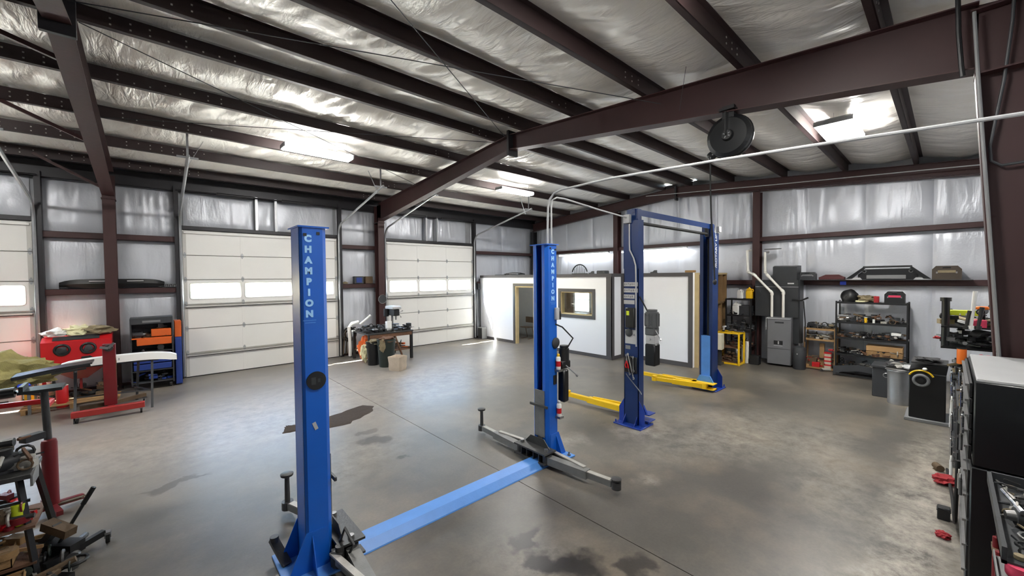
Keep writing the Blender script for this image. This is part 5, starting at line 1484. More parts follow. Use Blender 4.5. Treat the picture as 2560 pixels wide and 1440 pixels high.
can(4.75, 11.1, 0, 'white paint bucket tipped with rags under the work table', 'white', .12, .26, 'graycloth', 'bucket', 'bucket')
def bin_(x, y, r, h, lab, lid, m='green'):
    t = thing('trash_can', lab, 'trash can', (x, y, 0))
    ob('barrel', B().lathe([(r * .8, 0), (r * .82, .02), (r, h - .05), (r * 1.06, h - .05), (r * 1.06, h), (r * .98, h), (r * .9, h - .25)], (x, y, 0), n=26), m, t)
    for s in (-1, 1): ob('handle', B().torus((x + s * r * 1.0, y, h - .12), .05, .012, 'x', 10, 5, 180, 360), m, t)
    if lid: ob('bag_lining', B().blob((x, y, h - .03), (r * .95, r * .95, .08), 4, .6, 3, 2.4), lid, t)
    return t
bin_(4.8, 10.45, .24, .76, 'dark green trash can in front of the work table', 'rust')
bin_(4.62, 10.9, .19, .66, 'smaller dark trash can behind the front one by the work table', 'khaki', 'black')
ob('bag_tie', B().blob((4.62, 10.27, .62), (.1, .03, .16), 2, .5, 3, 3, flat=False), 'khaki', label='pale rag hanging over the left rim of the front trash can', cat='cloth')
t = thing('sack_box', 'crumpled pale paper sack standing open beside the trash can', 'bag', (4.82, 9.83, 0))
sb = B()
n = 24; rings = []
for j, (z, r) in enumerate(((0, .17), (.08, .185), (.18, .18), (.28, .19), (.36, .2), (.35, .185), (.2, .17))):
    ring = []
    for i in range(n):
        a = 2 * pi * i / n
        q = max(abs(cos(a)), abs(sin(a)))
        rr = r / q * (1 + .08 * noise.noise(Vector((cos(a) * 2, sin(a) * 2, z * 9))))
        rr = min(rr, r * 1.28)
        ring.append(sb.bm.verts.new((4.82 + rr * cos(a + .5), 9.83 + rr * sin(a + .5), z + (.02 * noise.noise(Vector((a, 3, 0))) if j > 3 else 0))))
    rings.append(ring)
for A, C in zip(rings, rings[1:]):
    for i in range(n): sb.bm.faces.new((A[i], A[(i + 1) % n], C[(i + 1) % n], C[i]))
sb.bm.faces.new(list(reversed(rings[0]))); sb.bm.faces.new(rings[-1])
ob('sack', sb, 'kraft', t)
t = thing('round_sign', 'dark oval plate hung on the column behind the work table', 'plate', (5.6, 12.38, 1.9))
ob('plate', B().lathe([(.14, 0), (.14, .012)], (5.6, 12.42, 1.75), 'y', n=24), 'dark', t)
ob('rim', B().torus((5.6, 12.418, 1.75), .14, .008, 'y', 24, 5), 'steel', t)

jumble('dark heap of tools and castings covering the work table', 4.55, 5.85, 11.0, 12.1, .86, .16, 90, ['black', 'arm_dark', 'satin_black', 'steel', 'dark'], 14, s0=.05, s1=.13)
jumble('rusty clutter on the shelf under the work table', 4.6, 5.8, 11.1, 12.1, .3, .3, 50, ['rust', 'brown', 'arm_dark', 'orange', 'khaki'], 15, s0=.05, s1=.12)
# corner box and conduit next to the office
t = thing('speaker_box', 'dark grey box on the floor between the far garage door and the office', 'box', (9.66, 12.4, 0))
ob('body', B().bx(9.58, 9.83, 12.28, 12.55, 0, .46, .01), 'grey', t)
ob('front', B().bx(9.575, 9.58, 12.3, 12.53, .03, .43), 'black', t)
ob('power_cord', B().tube([(9.72, 12.6, .4), (9.72, 12.66, 1.2), (9.72, 12.66, 1.95)], .016), 'dark', label='grey conduit running up behind the floor box by the office', cat='conduit')
t = thing('switch_box', 'dark switch box on the corner left of the office wall', 'switch', (9.72, 12.66, 1.95))
ob('body', B().bx(9.66, 9.79, 12.6, 12.7, 1.95, 2.2, .01), 'dark', t)
ob('lever', B().bx(9.64, 9.66, 12.63, 12.67, 2.05, 2.14), 'black', t)
# folding chair inside the office
t = thing('folding_chair', 'brown tube chair standing inside the office doorway', 'chair', (11.0, 11.2, 0))
for y in (11.02, 11.4):
    ob('leg', B().tube([(10.85, y, 0), (11.2, y, .02), (11.1, y, .44), (10.85, y, .46)], .013), 'rust', t)
ob('seat', B().bx(10.82, 11.15, 11.0, 11.42, .44, .47, .005), 'brown', t)
ob('backrest', B().bx(11.13, 11.16, 11.0, 11.42, .62, .85, .005), 'brown', t)
# things lying on the office roof edge
t = thing('car_grille', 'arched black car grille lying on the office top above the window', 'grille', (9.95, 7.8, 2.51))
ob('frame', B().torus((9.98, 7.8, 2.5), .3, .02, 'x', 20, 6, 15, 165).bx(9.96, 10.0, 7.5, 8.1, 2.51, 2.53), 'satin_black', t)
for i in range(7): ob('slat', B().bar((9.98, 7.62 + .06 * i, 2.53), (9.98, 7.6 + .067 * i, 2.5 + .27 * sin(radians(40 + 100 * i / 6))), .01, .012), 'dark', t)
scrap('machine_part', 9.98, 7.35, 2.51, 'small upright wire part beside the arched grille on the office top', 'dark', 'bracket', .1, 1.57)
case(10.0, 6.95, 2.51, .3, .2, .09, 'small black case lying on the office top near its corner', 'dark')
t = thing('chrome_trim', 'dark oval trim ring with chrome lying on the office top by the doorway', 'trim ring', (10.0, 10.8, 2.51))
ob('ring', B().tube([(10.0, 10.3, 2.54), (9.98, 10.5, 2.575), (9.97, 10.9, 2.585), (9.98, 11.25, 2.57), (10.0, 11.4, 2.54), (10.05, 10.9, 2.53)], .02, 6, closed=True), 'satin_black', t)
ob('insert', B().bx(9.97, 10.02, 10.6, 11.1, 2.53, 2.565, .01), 'chrome', t)
ob('long_strip', B().bx(9.95, 9.99, 11.3, 11.9, 2.51, 2.53).bx(9.95, 9.99, 11.3, 11.33, 2.53, 2.545), 'dark', label='thin dark strip on the office top above the left wall end', cat='strip')
scrap('machine_part', 10.6, 5.65, 2.51, 'thin dark bracket on the recessed office wall behind the navy column', 'dark', 'bracket', .1, 1.57)
carton(10.62, 4.62, 2.51, .1, .25, .06, 'small wooden box on the top corner of the office side wall', 'wood')

# ================================================================== end wall: furnace, shelves
t = thing('furnace', 'grey furnace cabinet with white pipes against the end wall', 'furnace', (12.55, 3.0, 0))
ob('cabinet', B().bx(12.3, 12.85, 2.74, 3.28, .05, 1.30, .006), 'furnace', t)
ob('upper_door', B().bx(12.288, 12.3, 2.755, 3.27, .47, 1.22, .003), 'furnace', t)
ob('lower_door', B().bx(12.288, 12.3, 2.755, 3.27, .06, .455, .003), 'furnace', t)
ob('vent_plate', B().bx(12.28, 12.288, 2.92, 3.12, .58, .68), 'black', t)
ob('vent_window', B().bx(12.276, 12.28, 3.0, 3.03, .59, .67).bx(12.276, 12.28, 2.92, 3.12, .54, .555), 'lgrey', t)
ob('handle', B().bx(12.276, 12.29, 2.9, 3.1, 1.15, 1.185, .004), 'dark', t)
ob('flue_collar', B().bx(12.28, 12.3, 2.76, 3.3, 1.26, 1.275).bx(12.28, 12.3, 3.3, 3.31, .95, 1.275), 'lgrey', t)
ob('plenum', B().bx(12.45, 12.9, 2.62, 3.62, 1.3, 2.28, .004), 'duct', t)
ob('duct_top', B().prism([(12.45, 2.28), (12.9, 2.28), (12.9, 2.67), (12.6, 2.67), (12.45, 2.64)], 'y', 2.66, 3.2), 'duct', t, smooth=False)
ob('duct_side', B().bx(12.5, 12.9, 2.60, 2.74, .6, 2.3, .01), 'duct', t)
ob('duct_seam', B().bx(12.445, 12.45, 2.62, 3.62, 2.1, 2.11).bx(12.44, 12.45, 2.72, 2.86, 2.18, 2.215), 'lgrey', t)
def pvc(lab, pts, r=.032):
    t = thing('vent_pipe', lab, 'pipe', pts[0])
    ob('pipe', B().tube(pts, r, 10), 'pvc', t)
    c = B()
    for i in (1, 2, 3):
        p, q = Vector(pts[i]), Vector(pts[i - 1]); d = (q - p).normalized()
        c.cyl(p - d * .0, p + d * .07, r * 1.25, n=10)
        if i < len(pts) - 1:
            d = (Vector(pts[i + 1]) - p).normalized(); c.cyl(p, p + d * .07, r * 1.25, n=10)
    ob('coupling', c, 'pvc', t)
pvc('left white vent pipe rising from the furnace to the wall', [(12.35, 3.19, 1.3), (12.35, 3.19, 1.95), (12.35, 3.62, 2.44), (12.6, 3.85, 2.52), (12.6, 3.87, 3.12), (12.9, 3.87, 3.14)])
pvc('right white vent pipe rising from the furnace to the wall', [(12.35, 2.93, 1.3), (12.35, 2.93, 1.98), (12.35, 3.30, 2.42), (12.6, 3.42, 2.5), (12.6, 3.43, 3.05), (12.9, 3.43, 3.07)])
ob('oval_collar', B().lathe([(.2, 0), (.2, .012)], (12.62, 3.25, 3.13), 'z', n=20), 'grey', label='grey oval collar plate at the top of the right vent pipe', cat='plate')
ob('gas_line', B().tube([(12.4, 2.5, 1.75), (12.4, 2.46, 1.2), (12.4, 2.46, .7)], .014).tube([(12.42, 2.75, 1.78), (12.4, 2.55, 1.76), (12.38, 2.4, 1.84)], .022), 'black', label='black line with a side handle right of the furnace duct', cat='pipe')
t = thing('water_tank', 'low dark grey tank at the right foot of the furnace', 'tank', (12.35, 2.55, 0))
ob('shell', B().lathe([(.13, 0), (.14, .02), (.14, .5), (.12, .56), (.05, .6)], (12.32, 2.56, 0), n=24), 'dark', t)
ob('valve', B().cyl((12.32, 2.56, .58), (12.32, 2.56, .66), .03, n=10).cyl((12.27, 2.56, .64), (12.37, 2.56, .64), .012, n=6), 'steel', t)
ob('fittings', B().cyl((12.18, 2.58, .4), (12.2, 2.58, .4), .015, n=8), 'lgrey', t)

def shelf_unit(lab, x0, x1, y0, y1, zs, post, shelf, top, backless=True, pw=.03):
    t = thing('shelf_unit', lab, 'shelf unit', ((x0 + x1) / 2, (y0 + y1) / 2, 0))
    for x in (x0, x1):
        for y in (y0, y1): ob('post', B().bx(x - pw / 2, x + pw / 2, y - pw / 2, y + pw / 2, 0, top), post, t)
    for z in zs:
        ob('shelf', B().bx(x0, x1, y0, y1, z - .012, z).bx(x0 - .012, x0, y0, y1, z - .04, z + .005), shelf, t, smooth=False)
    return t
# black shelf left of the furnace
shelf_unit('black shelf unit left of the furnace with jugs on it', 12.3, 12.75, 3.68, 4.32, (.1, .45, .86, 1.3, 1.76), 'black', 'black', 1.76)
jug(12.45, 4.0, 1.76, 'white translucent jug on the top of the black shelf left of the furnace', 'white', 'grey', 1.0, 1.3)
jug(12.5, 3.78, 1.76, 'yellow jug on the top of the black shelf left of the furnace', 'yel', 'yel', 1.15, 1.5)
jug(12.4, 4.08, 1.3, 'big white jug on the second shelf left of the furnace', 'white', 'white', 1.3, 1.4)
carton(12.5, 3.85, 1.3, .3, .3, .26, 'dark grey box on the second shelf left of the furnace', 'dark')
for i, (y, z, m, k, l) in enumerate(((4.2, .86, 'steel', 'drill', 'steel drill-like tool on the third shelf, left of the furnace'), (4.02, .86, 'dark', 'motor', 'dark motor on the third shelf, left of the furnace'), (3.82, .86, 'black', 'grinder', 'black grinder on the third shelf beside the furnace'),
        (4.15, .45, 'brown', 'tray', 'brown tray of parts on the fourth shelf left of the furnace'), (3.85, .45, 'dred', 'tray', 'dark red tray on the fourth shelf beside the furnace'), (4.0, .1, 'rust', 'motor', 'rusty motor on the bottom shelf left of the furnace'), (4.2, 1.3, 'dark', 'pipe', 'dark hose piece at the left of the second shelf'))):
    scrap('machine_part', 12.48, y, z, l, m, k, .13, i)
for i, y in enumerate((3.96, 3.82, 3.72)):
    ob('plastic_pipe', B().cyl((12.15, y, 0), (12.15, y, .36 + .12 * i), .045, n=12), 'pvc', label=('short white pipe standing on the floor, leftmost of three', 'middle of three short white pipes standing on the floor', 'tallest white pipe standing on the floor by the furnace')[i], cat='pipe')
carton(12.15, 3.52, 0, .2, .22, .24, 'black box on the floor at the left foot of the furnace', 'black')
carton(12.2, 4.05, .0, .3, .14, .42, 'grey can carton on the floor behind the white pipes', 'grey')
# yellow frame
t = thing('yellow_frame_table', 'yellow tube frame table with rusty parts, left of the white pipes', 'table', (11.8, 4.0, 0))
for x in (11.6, 12.0):
    for y in (3.75, 4.3): ob('leg', B().bx(x - .02, x + .02, y - .02, y + .02, 0, .86), 'yellow', t)
for z in (.03, .86):
    ob('rail', B().bx(11.6, 12.0, 3.73, 3.77, z - .02, z + .02).bx(11.6, 12.0, 4.28, 4.32, z - .02, z + .02).bx(11.58, 11.62, 3.75, 4.3, z - .02, z + .02).bx(11.98, 12.02, 3.75, 4.3, z - .02, z + .02), 'yellow', t)
ob('board', B().bx(11.62, 11.98, 3.77, 4.28, .05, .08).bx(11.62, 11.98, 3.77, 4.28, .45, .47), 'rust', t)
for i, (x, y, z, m, k, l) in enumerate(((11.8, 4.18, .88, 'lgrey', 'drill', 'pale grey drill on the yellow frame table'), (11.8, 3.98, .88, 'steel', 'grinder', 'steel grinder on the yellow frame table'), (11.8, 3.82, .88, 'dark', 'pipe', 'dark hose on the right of the yellow frame table'),
        (11.8, 4.1, .08, 'rust', 'motor', 'rusty motor low inside the yellow frame table'), (11.8, 3.9, .47, 'rust', 'tray', 'rusty tray halfway up inside the yellow frame table'))):
    scrap('machine_part', x, y, z, l, m, k, .12, i)
carton(11.42, 4.22, .42, .26, .26, .42, 'ivory plastic box hung at the left side of the yellow frame', 'ibeige', .15, True)
t = thing('box_bracket', 'dark cart under the ivory plastic box', 'cart', (11.42, 4.22, 0))
ob('post', B().bx(11.34, 11.5, 4.14, 4.3, 0.0, .415), 'dark', t)
ob('base', B().bx(11.3, 11.54, 4.1, 4.34, 0, .06), 'dark', t)
ob('lumber', B().bx(11.9, 11.94, 4.34, 4.4, 0, 1.5), 'wood', label='rough board leaning against the unfinished office side wall', cat='board')
ob('lumber', B().bar((11.5, 4.36, 0), (11.6, 4.37, 1.62), .1, .03), 'orange', label='thin orange edged board behind the navy column on the office side wall', cat='board')

# two shelf units on the right of the furnace
shelf_unit('low brown shelf stand between the furnace and the big black shelves', 12.55, 12.9, 1.88, 2.5, (.06, .78, 1.05), 'wood', 'wood', 1.08)
big = shelf_unit('big black metal shelf unit full of parts, right of the low brown one', 12.4, 12.88, .6, 1.84, (.1, .5, .9, 1.28, 1.76), 'black', 'black', 1.78)
lowi = [(2.42, 1.05, 'dark', 'pipe', 'dark hoses at the left on top of the low brown shelf stand'), (2.22, 1.05, 'arm_dark', 'bracket', 'dark bracket mid top of the low brown shelf stand'), (2.02, 1.05, 'khaki', 'pipe', 'olive hose at the right on top of the low brown shelf stand'),
        (2.35, .78, 'brown', 'tray', 'brown tray left on the middle of the low brown stand'), (2.08, .78, 'arm_pale', 'bracket', 'pale steel bracket right on the middle of the low brown stand')]
for i, (y, z, m, k, l) in enumerate(lowi): scrap('machine_part', 12.7, y, z, l, m, k, .11, i * .7)
carton(12.7, 2.36, .06, .2, .2, .22, 'brown carton at the bottom left of the low brown stand', 'brown')
carton(12.6, 2.26, .06, .12, .16, .12, 'red box low in the low brown stand', 'red')
carton(12.72, 2.16, .06, .08, .1, .6, 'tall narrow wooden box standing inside the low brown stand', 'wood')
for k in range(4): carton(12.6, 2.02, .06 + .1 * k, .12, .14, .1, ('lowest', 'second', 'third', 'topmost')[k] + ' of the stacked pale red boxes in the low brown stand', 'kraft', lid='red')
scrap('cloth', 12.62, 1.95, .3 + .2, 'red cloth hanging at the right side of the low brown stand', 'redrag', 'rag', .07, 0, 'cloth')
scrap('machine_part', 12.45, 2.06, 0, 'pale metal fitting on the floor before the low brown stand', 'arm_pale', 'grinder', .12, 2)
# on the big unit
t = thing('helmet_bag', 'black rounded bag at the left end of the big shelf top', 'bag', (12.6, 1.62, 1.76))
ob('shell', B().blob((12.6, 1.62, 1.86), (.17, .17, .2), 6, .15, 3, 1.5), 'black', t)
ob('trim', B().torus((12.45, 1.62, 1.86), .06, .008, 'x', 16, 5), 'dark', t)
scrap('cloth', 12.6, 1.3, 1.76, 'khaki and cream bundle in the middle of the big shelf top', 'khaki', 'rag', .22, .2, 'bag')
scrap('cloth', 12.44, 1.4, 1.76, 'pale rope-like coil in front of the khaki bundle', 'cream', 'coil', .12, .2, 'rope')
can(12.45, 1.12, 1.76, 'small red can in front of the khaki bundle', 'redrag', .05, .14, 'red')
case(12.6, .82, 1.76, .34, .26, .26, 'black tool case with red band at the right end of the big shelf top', 'black', 'pink')
bi = []
cols = ['steel', 'arm_dark', 'rust', 'dark', 'black', 'arm_pale', 'brown']
kinds = ['motor', 'pipe', 'bracket', 'rotor', 'grinder', 'coil', 'drill']
pos = ['leftmost', 'second from left', 'third from left', 'middle', 'third from right', 'second from right', 'rightmost']
desc = {'motor': 'starter motor', 'pipe': 'bent pipe', 'bracket': 'bracket', 'rotor': 'brake rotor', 'grinder': 'grinder', 'coil': 'cable coil', 'drill': 'drill'}
cn = {'steel': 'bare steel', 'arm_dark': 'dark greasy', 'rust': 'rusty', 'dark': 'dark grey', 'black': 'black', 'arm_pale': 'pale grey', 'brown': 'brown'}
rr = random.Random(3)
for si, (z, sn) in enumerate(((1.28, 'second shelf'), (.9, 'third shelf'), (.5, 'fourth shelf'), (.1, 'bottom shelf'))):
    n = (7, 7, 4, 6)[si]
    y0, y1 = (1.74, .7) if si != 2 else (1.74, 1.25)
    for i in range(n):
        y = y0 + (y1 - y0) * i / max(1, n - 1)
        m = cols[(i * 3 + si * 2) % 7]; k = kinds[(i * 2 + si * 3) % 7]
        pn = pos[i] if n == 7 else ('leftmost', 'second from left', 'third from left', 'fourth from left', 'fifth from left', 'rightmost')[i]
        scrap('machine_part', 12.6 + rr.uniform(-.08, .05), y, z, '%s %s %s, %s of big black unit' % (pn, cn[m], desc[k], sn), m, k, .12 if si != 3 else .15, rr.uniform(0, 3))
for k, (y, l) in enumerate(((.98, 'lower'), (.98, 'upper'))):
    carton(12.62, .98, .5 + .13 * k, .34, .62, .12, l + ' of two flat wooden drawers on the fourth shelf of the big black unit', 'card' if k else 'wood')
carton(12.46, .78, 1.02, .1, .16, .06, 'small white box on the third shelf of the big black unit', 'white')
can(12.44, 1.3, 1.28, 'small yellow and white bottle on the second shelf of the big black unit', 'yel', .028, .12, 'white', 'bottle', 'bottle')
can(12.44, 1.16, 1.28, 'small white bottle on the second shelf of the big black unit', 'white', .022, .08, 'white', 'bottle', 'bottle')
t = thing('fender_liner', 'long dark plastic panel lying on the floor before the big black shelves', 'car panel', (12.2, 1.0, 0))
ob('panel', B().prism([(1.85, 0), (1.85, .22), (1.4, .3), (.7, .24), (.3, .1), (.3, 0), (.8, .12), (1.4, .16), (1.7, .1)], 'x', 12.15, 12.22), 'dark', t, smooth=False)
ob('rib', B().bar((12.14, 1.8, .05), (12.14, .35, .03), .03, .04), 'black', t)

for z, sn, h, sd_ in ((1.28, 'second', .22, 21), (.9, 'third', .2, 22), (.5, 'fourth', .16, 23), (.1, 'bottom', .25, 24)):
    jumble('dark jumble of car parts filling the %s shelf of the big black unit' % sn, 12.43, 12.82, .66, 1.8, z, h, 75, ['arm_dark', 'black', 'steel', 'brown', 'dark', 'arm_pale', 'rust'], sd_, s0=.04, s1=.11)
jumble('jumble of hoses and brackets on top of the low brown stand', 12.58, 12.88, 1.92, 2.46, 1.05, .18, 45, ['dark', 'arm_dark', 'khaki', 'black', 'steel'], 25, s0=.03, s1=.1)
jumble('jumble of brown and pale parts on the middle of the low brown stand', 12.58, 12.88, 1.92, 2.46, .78, .18, 40, ['brown', 'arm_pale', 'khaki', 'black'], 26, s0=.03, s1=.1)
jumble('jumble of brown parts at the bottom of the low brown stand', 12.6, 12.88, 1.92, 2.46, .06, .3, 40, ['brown', 'red', 'khaki', 'card', 'arm_dark'], 27, s0=.04, s1=.1)
jumble('dark jumble on the third shelf left of the furnace', 12.33, 12.72, 3.72, 4.28, .86, .3, 50, ['dark', 'steel', 'black', 'arm_dark'], 28, s0=.04, s1=.11)
jumble('dark jumble on the fourth shelf left of the furnace', 12.33, 12.72, 3.72, 4.28, .45, .25, 40, ['dark', 'brown', 'black', 'dred'], 29, s0=.04, s1=.11)
jumble('dark jumble on the second shelf left of the furnace', 12.33, 12.72, 3.72, 4.28, 1.3, .2, 30, ['dark', 'black', 'arm_dark'], 30, s0=.04, s1=.1)
jumble('rusty jumble inside the yellow frame table', 11.65, 11.95, 3.8, 4.25, .08, .3, 40, ['rust', 'brown', 'dark'], 31, s0=.04, s1=.1)
# row on the girt shelf
GZ = 2.285
ob('shelf_board', B().bx(12.72, XE + .1, YR + .6, 2.62, GZ - .006, GZ + .004), 'dark', label='thin dark board lying along the end wall girt', cat='board')
GZ += .006
case(12.84, 2.5, GZ, .36, .16, .2, 'small dark tool case at the left on the girt shelf beside the duct', 'dark', 'grey')
t = thing('toolbox', 'flat dark red toolbox on the girt shelf next to the small dark case', 'toolbox', (12.84, 2.0, GZ))
ob('body', B().bx(12.76, 12.93, 1.74, 2.26, GZ, GZ + .07, .01), 'drust', t)
ob('lid', B().prism([(1.76, GZ + .07), (2.24, GZ + .07), (2.12, GZ + .13), (1.86, GZ + .13)], 'x', 12.78, 12.92), 'drust', t)
t = thing('steel_bumper', 'large black off-road bumper on the girt shelf above the big shelves', 'bumper', (12.84, .97, GZ))
b = B()
def pr(pts, x0, x1):
    b.prism(pts, 'x', x0, x1)
G0 = GZ
pr([(1.72, G0 + .02), (1.40, G0 + .30), (1.36, G0 + .27), (1.60, G0 + .03)], 12.76, 12.86)
pr([(.26, G0 + .02), (.56, G0 + .30), (.60, G0 + .27), (.38, G0 + .03)], 12.76, 12.86)
ob('side_bar', b, 'satin_black', t, smooth=False)
ob('top_bar', B().cyl((12.80, 1.40, G0 + .305), (12.80, .56, G0 + .31), .022, n=10), 'black', t)
ob('center_plate', B().prism([(1.5, G0), (1.5, G0 + .12), (1.36, G0 + .25), (.60, G0 + .26), (.46, G0 + .12), (.46, G0)], 'x', 12.84, 12.86), 'satin_black', t, smooth=False)
ob('grey_insert', B().bx(12.82, 12.84, .66, 1.34, G0 + .02, G0 + .11, .004), 'grey', t)
ob('end_wing', B().prism([(1.72, G0), (1.42, G0), (1.46, G0 + .05), (1.62, G0 + .05)], 'x', 12.78, 12.84).prism([(.24, G0), (.54, G0), (.5, G0 + .05), (.34, G0 + .05)], 'x', 12.78, 12.84), 'lgrey', t)
ob('light_ring', B().torus((12.83, 1.38, G0 + .2), .032, .01, 'x', 16, 6).torus((12.83, .58, G0 + .2), .032, .01, 'x', 16, 6), 'steel', t)
case(12.84, .03, GZ, .44, .16, .3, 'dark brown tool case with a yellowish label at the right on the girt shelf', 'dbrown', 'khaki')
ob('label_sticker', B().bx(XE - .016, XE - .001, 1.73, 1.85, 2.16, 2.25), 'bblue', label='small bright blue tag on the girt edge left of the black bumper', cat='label')

# ================================================================== right side
t = thing('steel_drum', 'dented galvanised trash barrel beside the black machine', 'barrel', (10.3, .6, 0))
b = B(); n = 28; rings = []
for z, r in ((0, .15), (.02, .155), (.1, .15), (.3, .155), (.5, .16), (.6, .165), (.62, .172), (.64, .165)):
    rings.append([b.bm.verts.new((10.3 + r * cos(2 * pi * i / n) * (1 + .05 * noise.noise(Vector((i * .5, z * 6, 0)))), .6 + r * sin(2 * pi * i / n) * (1 + .05 * noise.noise(Vector((i * .5, z * 6, 9)))), z)) for i in range(n)])
for A, C in zip(rings, rings[1:]):
    for j in range(n): b.bm.faces.new((A[j], A[(j + 1) % n], C[(j + 1) % n], C[j]))
b.bm.faces.new(list(reversed(rings[0]))); b.bm.faces.new(rings[-1])
ob('shell', b, 'galv', t)
ob('rim', B().torus((10.3, .6, .635), .17, .008, 'z', 26, 5), 'steel', t)
ob('handle', B().torus((10.3, .775, .5), .04, .008, 'x', 10, 5), 'steel', t)
t = thing('parts_pile', 'tray of crumpled metal scraps heaped on the barrel', 'scrap', (10.35, .55, .645))
ob('tray', B().bx(10.15, 10.55, .3, .78, .645, .66, .004), 'steel', t)
for i, (dx, dy, m) in enumerate(((0, .1, 'arm_pale'), (.1, -.1, 'steel'), (-.1, -.05, 'lgrey'), (.05, .2, 'arm_dark'))):
    ob('scrap_piece', B().blob((10.35 + dx, .52 + dy, .71), (.13, .1, .05), i + 20, .8, 2, 3), m, t)
t = thing('grey_crate', 'dark grey crate behind the galvanised barrel', 'crate', (10.8, .8, 0))
ob('body', B().bx(10.6, 11.1, .55, 1.0, 0, .6, .01), 'dark', t)
ob('rim', B().bx(10.58, 11.12, .53, 1.02, .58, .62, .004), 'dark', t)
scrap('machine_part', 10.75, .75, .625, 'pale stacked metal sheets on the grey crate', 'arm_pale', 'bracket', .16, .3)
scrap('machine_part', 10.95, .6, .625, 'steel hubcap shaped scrap on the grey crate', 'steel', 'rotor', .14, .3)

t = thing('wheel_balancer', 'black floor machine with a round ring hub and yellow guard stripe', 'machine', (9.5, .2, 0))
ob('body', B().bx(9.3, 9.9, 0.0, .42, .05, .8, .01), 'satin_black', t)
ob('base', B().bx(9.24, 9.95, -.05, .47, 0, .05, .006), 'grey', t)
ob('top_tray', B().prism([(.42, .8), (.0, .8), (-.02, .95), (.2, .93), (.42, .84)], 'x', 9.32, 9.88), 'satin_black', t, smooth=False)
ob('ring_hub', B().torus((9.29, .28, .68), .085, .022, 'x', 28, 8), 'grey', t)
ob('hub_centre', B().cyl((9.26, .28, .68), (9.3, .28, .68), .03, n=14).cyl((9.29, .28, .68), (9.3, .28, .68), .07, n=20), 'black', t)
ob('guard_stripe', B().torus((9.3, .28, .69), .15, .014, 'x', 20, 6, 25, 155), 'yellow', t)
ob('weight_tray', B().bx(9.32, 9.85, -.02, .4, .95, .97).blob((9.5, .2, 1.0), (.15, .14, .04), 3, .8, 3, 3), 'arm_dark', t)
ob('knob', B().blob((9.3, .24, .87), (.03, .03, .025), 1, .1, 2, flat=False), 'white', t)

# dark work bench along the right wall with tools on its face
t = thing('wall_bench', 'dark tool-covered bench between the black machine and the black toolbox', 'bench', (7.6, -.4, 0))
ob('top', B().bx(6.4, 9.15, YR + .12, -.08, .95, 1.0, .004), 'dark', t)
ob('body', B().bx(6.45, 9.1, YR + .14, -.1, .04, .95), 'dark', t)
ob('upper_post', B().bx(8.9, 8.96, -.16, -.1, 1.0, 1.72).bx(8.9, 8.96, -.7, -.64, 1.0, 1.72), 'black', t)
for z in (1.0, 1.42, 1.70): ob('shelf', B().bx(7.9, 9.05, YR + .2, -.06 + .12 * (z > 1.3), z, z + .02), 'satin_black', t)
for i, z in enumerate((.15, .32, .49, .66, .82)):
    ob('drawer', B().bx(6.5, 7.7, -.1, -.085, z, z + .14, .003).bx(7.75, 9.05, -.1, -.085, z, z + .14, .003), 'black', t)
    ob('handle', B().bx(6.6, 7.6, -.085, -.06, z + .1, z + .115).bx(7.85, 8.95, -.085, -.06, z + .1, z + .115), 'chrome', t)
shelf_things = [(8.1, -.3, 1.72, 'black', 'drill', .2, 'black cordless drill on the tall shelf at the right, top front'), (8.5, -.2, 1.72, 'satin_black', 'grinder', .17, 'black grinder on the tall shelf at the right'),
    (8.7, -.5, 1.72, 'dark', 'drill', .22, 'dark grey drill at the back of the tall shelf'), (8.2, -.1, 1.44, 'steel', 'pipe', .18, 'bent steel pipe on the middle level of the right shelf'), (8.6, -.35, 1.44, 'arm_dark', 'motor', .16, 'dark motor on the middle level of the right shelf'),
    (8.2, -.3, 1.02, 'arm_dark', 'motor', .16, 'dark impact wrench on the right bench top'), (8.6, -.25, 1.02, 'steel', 'bracket', .14, 'steel clamp on the right bench top'), (7.1, -.35, 1.0, 'dark', 'grinder', .15, 'dark grinder on the right bench near the toolbox')]
for x, y, z, m, k, s, l in shelf_things: scrap('tool', x, y, z, l, m, k, s, 1.2 + x, 'tool')
ob('pipe_stub', B().cyl((8.0, .02, 1.45), (8.0, .02, 2.08), .04, n=14).cyl((8.0, .02, 2.05), (8.0, .02, 2.1), .055, n=14), 'satin_black', label='black upright pipe with a flared top on the right shelf', cat='pipe')
ob('lime_level', B().bx(8.05, 8.12, -.3, -.02, 1.86, 1.93, .006).bx(8.04, 8.13, .0 - .02, .06, 1.86, 1.9), 'lime', label='lime green tool lying on top of the right shelf', cat='tool')
ob('orange_grip', B().bx(8.0, 8.08, -.36, -.22, 1.95, 1.99, .01), 'borange', label='small orange grip on top of the right shelf', cat='tool')
ob('red_box', B().bx(7.9, 8.02, -.34, -.22, 1.72, 1.82, .006), 'pink', label='small crimson box on the tall right shelf against the column', cat='box')
can(7.85, -.13, 1.24, 'orange bottle hanging under the right shelf', 'borange', .045, .2, 'black', 'bottle', 'bottle')
scrap('cloth', 7.8, -.3, 1.33, 'crimson cloth ball under the right shelf', 'pink', 'rag', .075, 0, 'cloth')
scrap('cloth', 8.25, .1, 1.50, 'pale red knob hanging off the left end of the right shelf', 'redrag', 'rag', .05, 0, 'knob')
for i, (y, z0, z1, m, l) in enumerate(((-.2, 1.75, 2.2, 'white', 'white handled tool standing up on the right shelf, by the column'), (-.26, 1.75, 2.0, 'black', 'black handled tool standing up on the right shelf'), (-.16, 1.74, 1.95, 'satin_black', 'short black handled brush standing on the right shelf'))):
    ob('hand_tool', B().cyl((7.7, y, z0), (7.7, y - .03, z1), .016, .022, n=8).cyl((7.7, y, z0 - .03), (7.7, y, z0 + .01), .03, n=8), m, label=l, cat='tool')
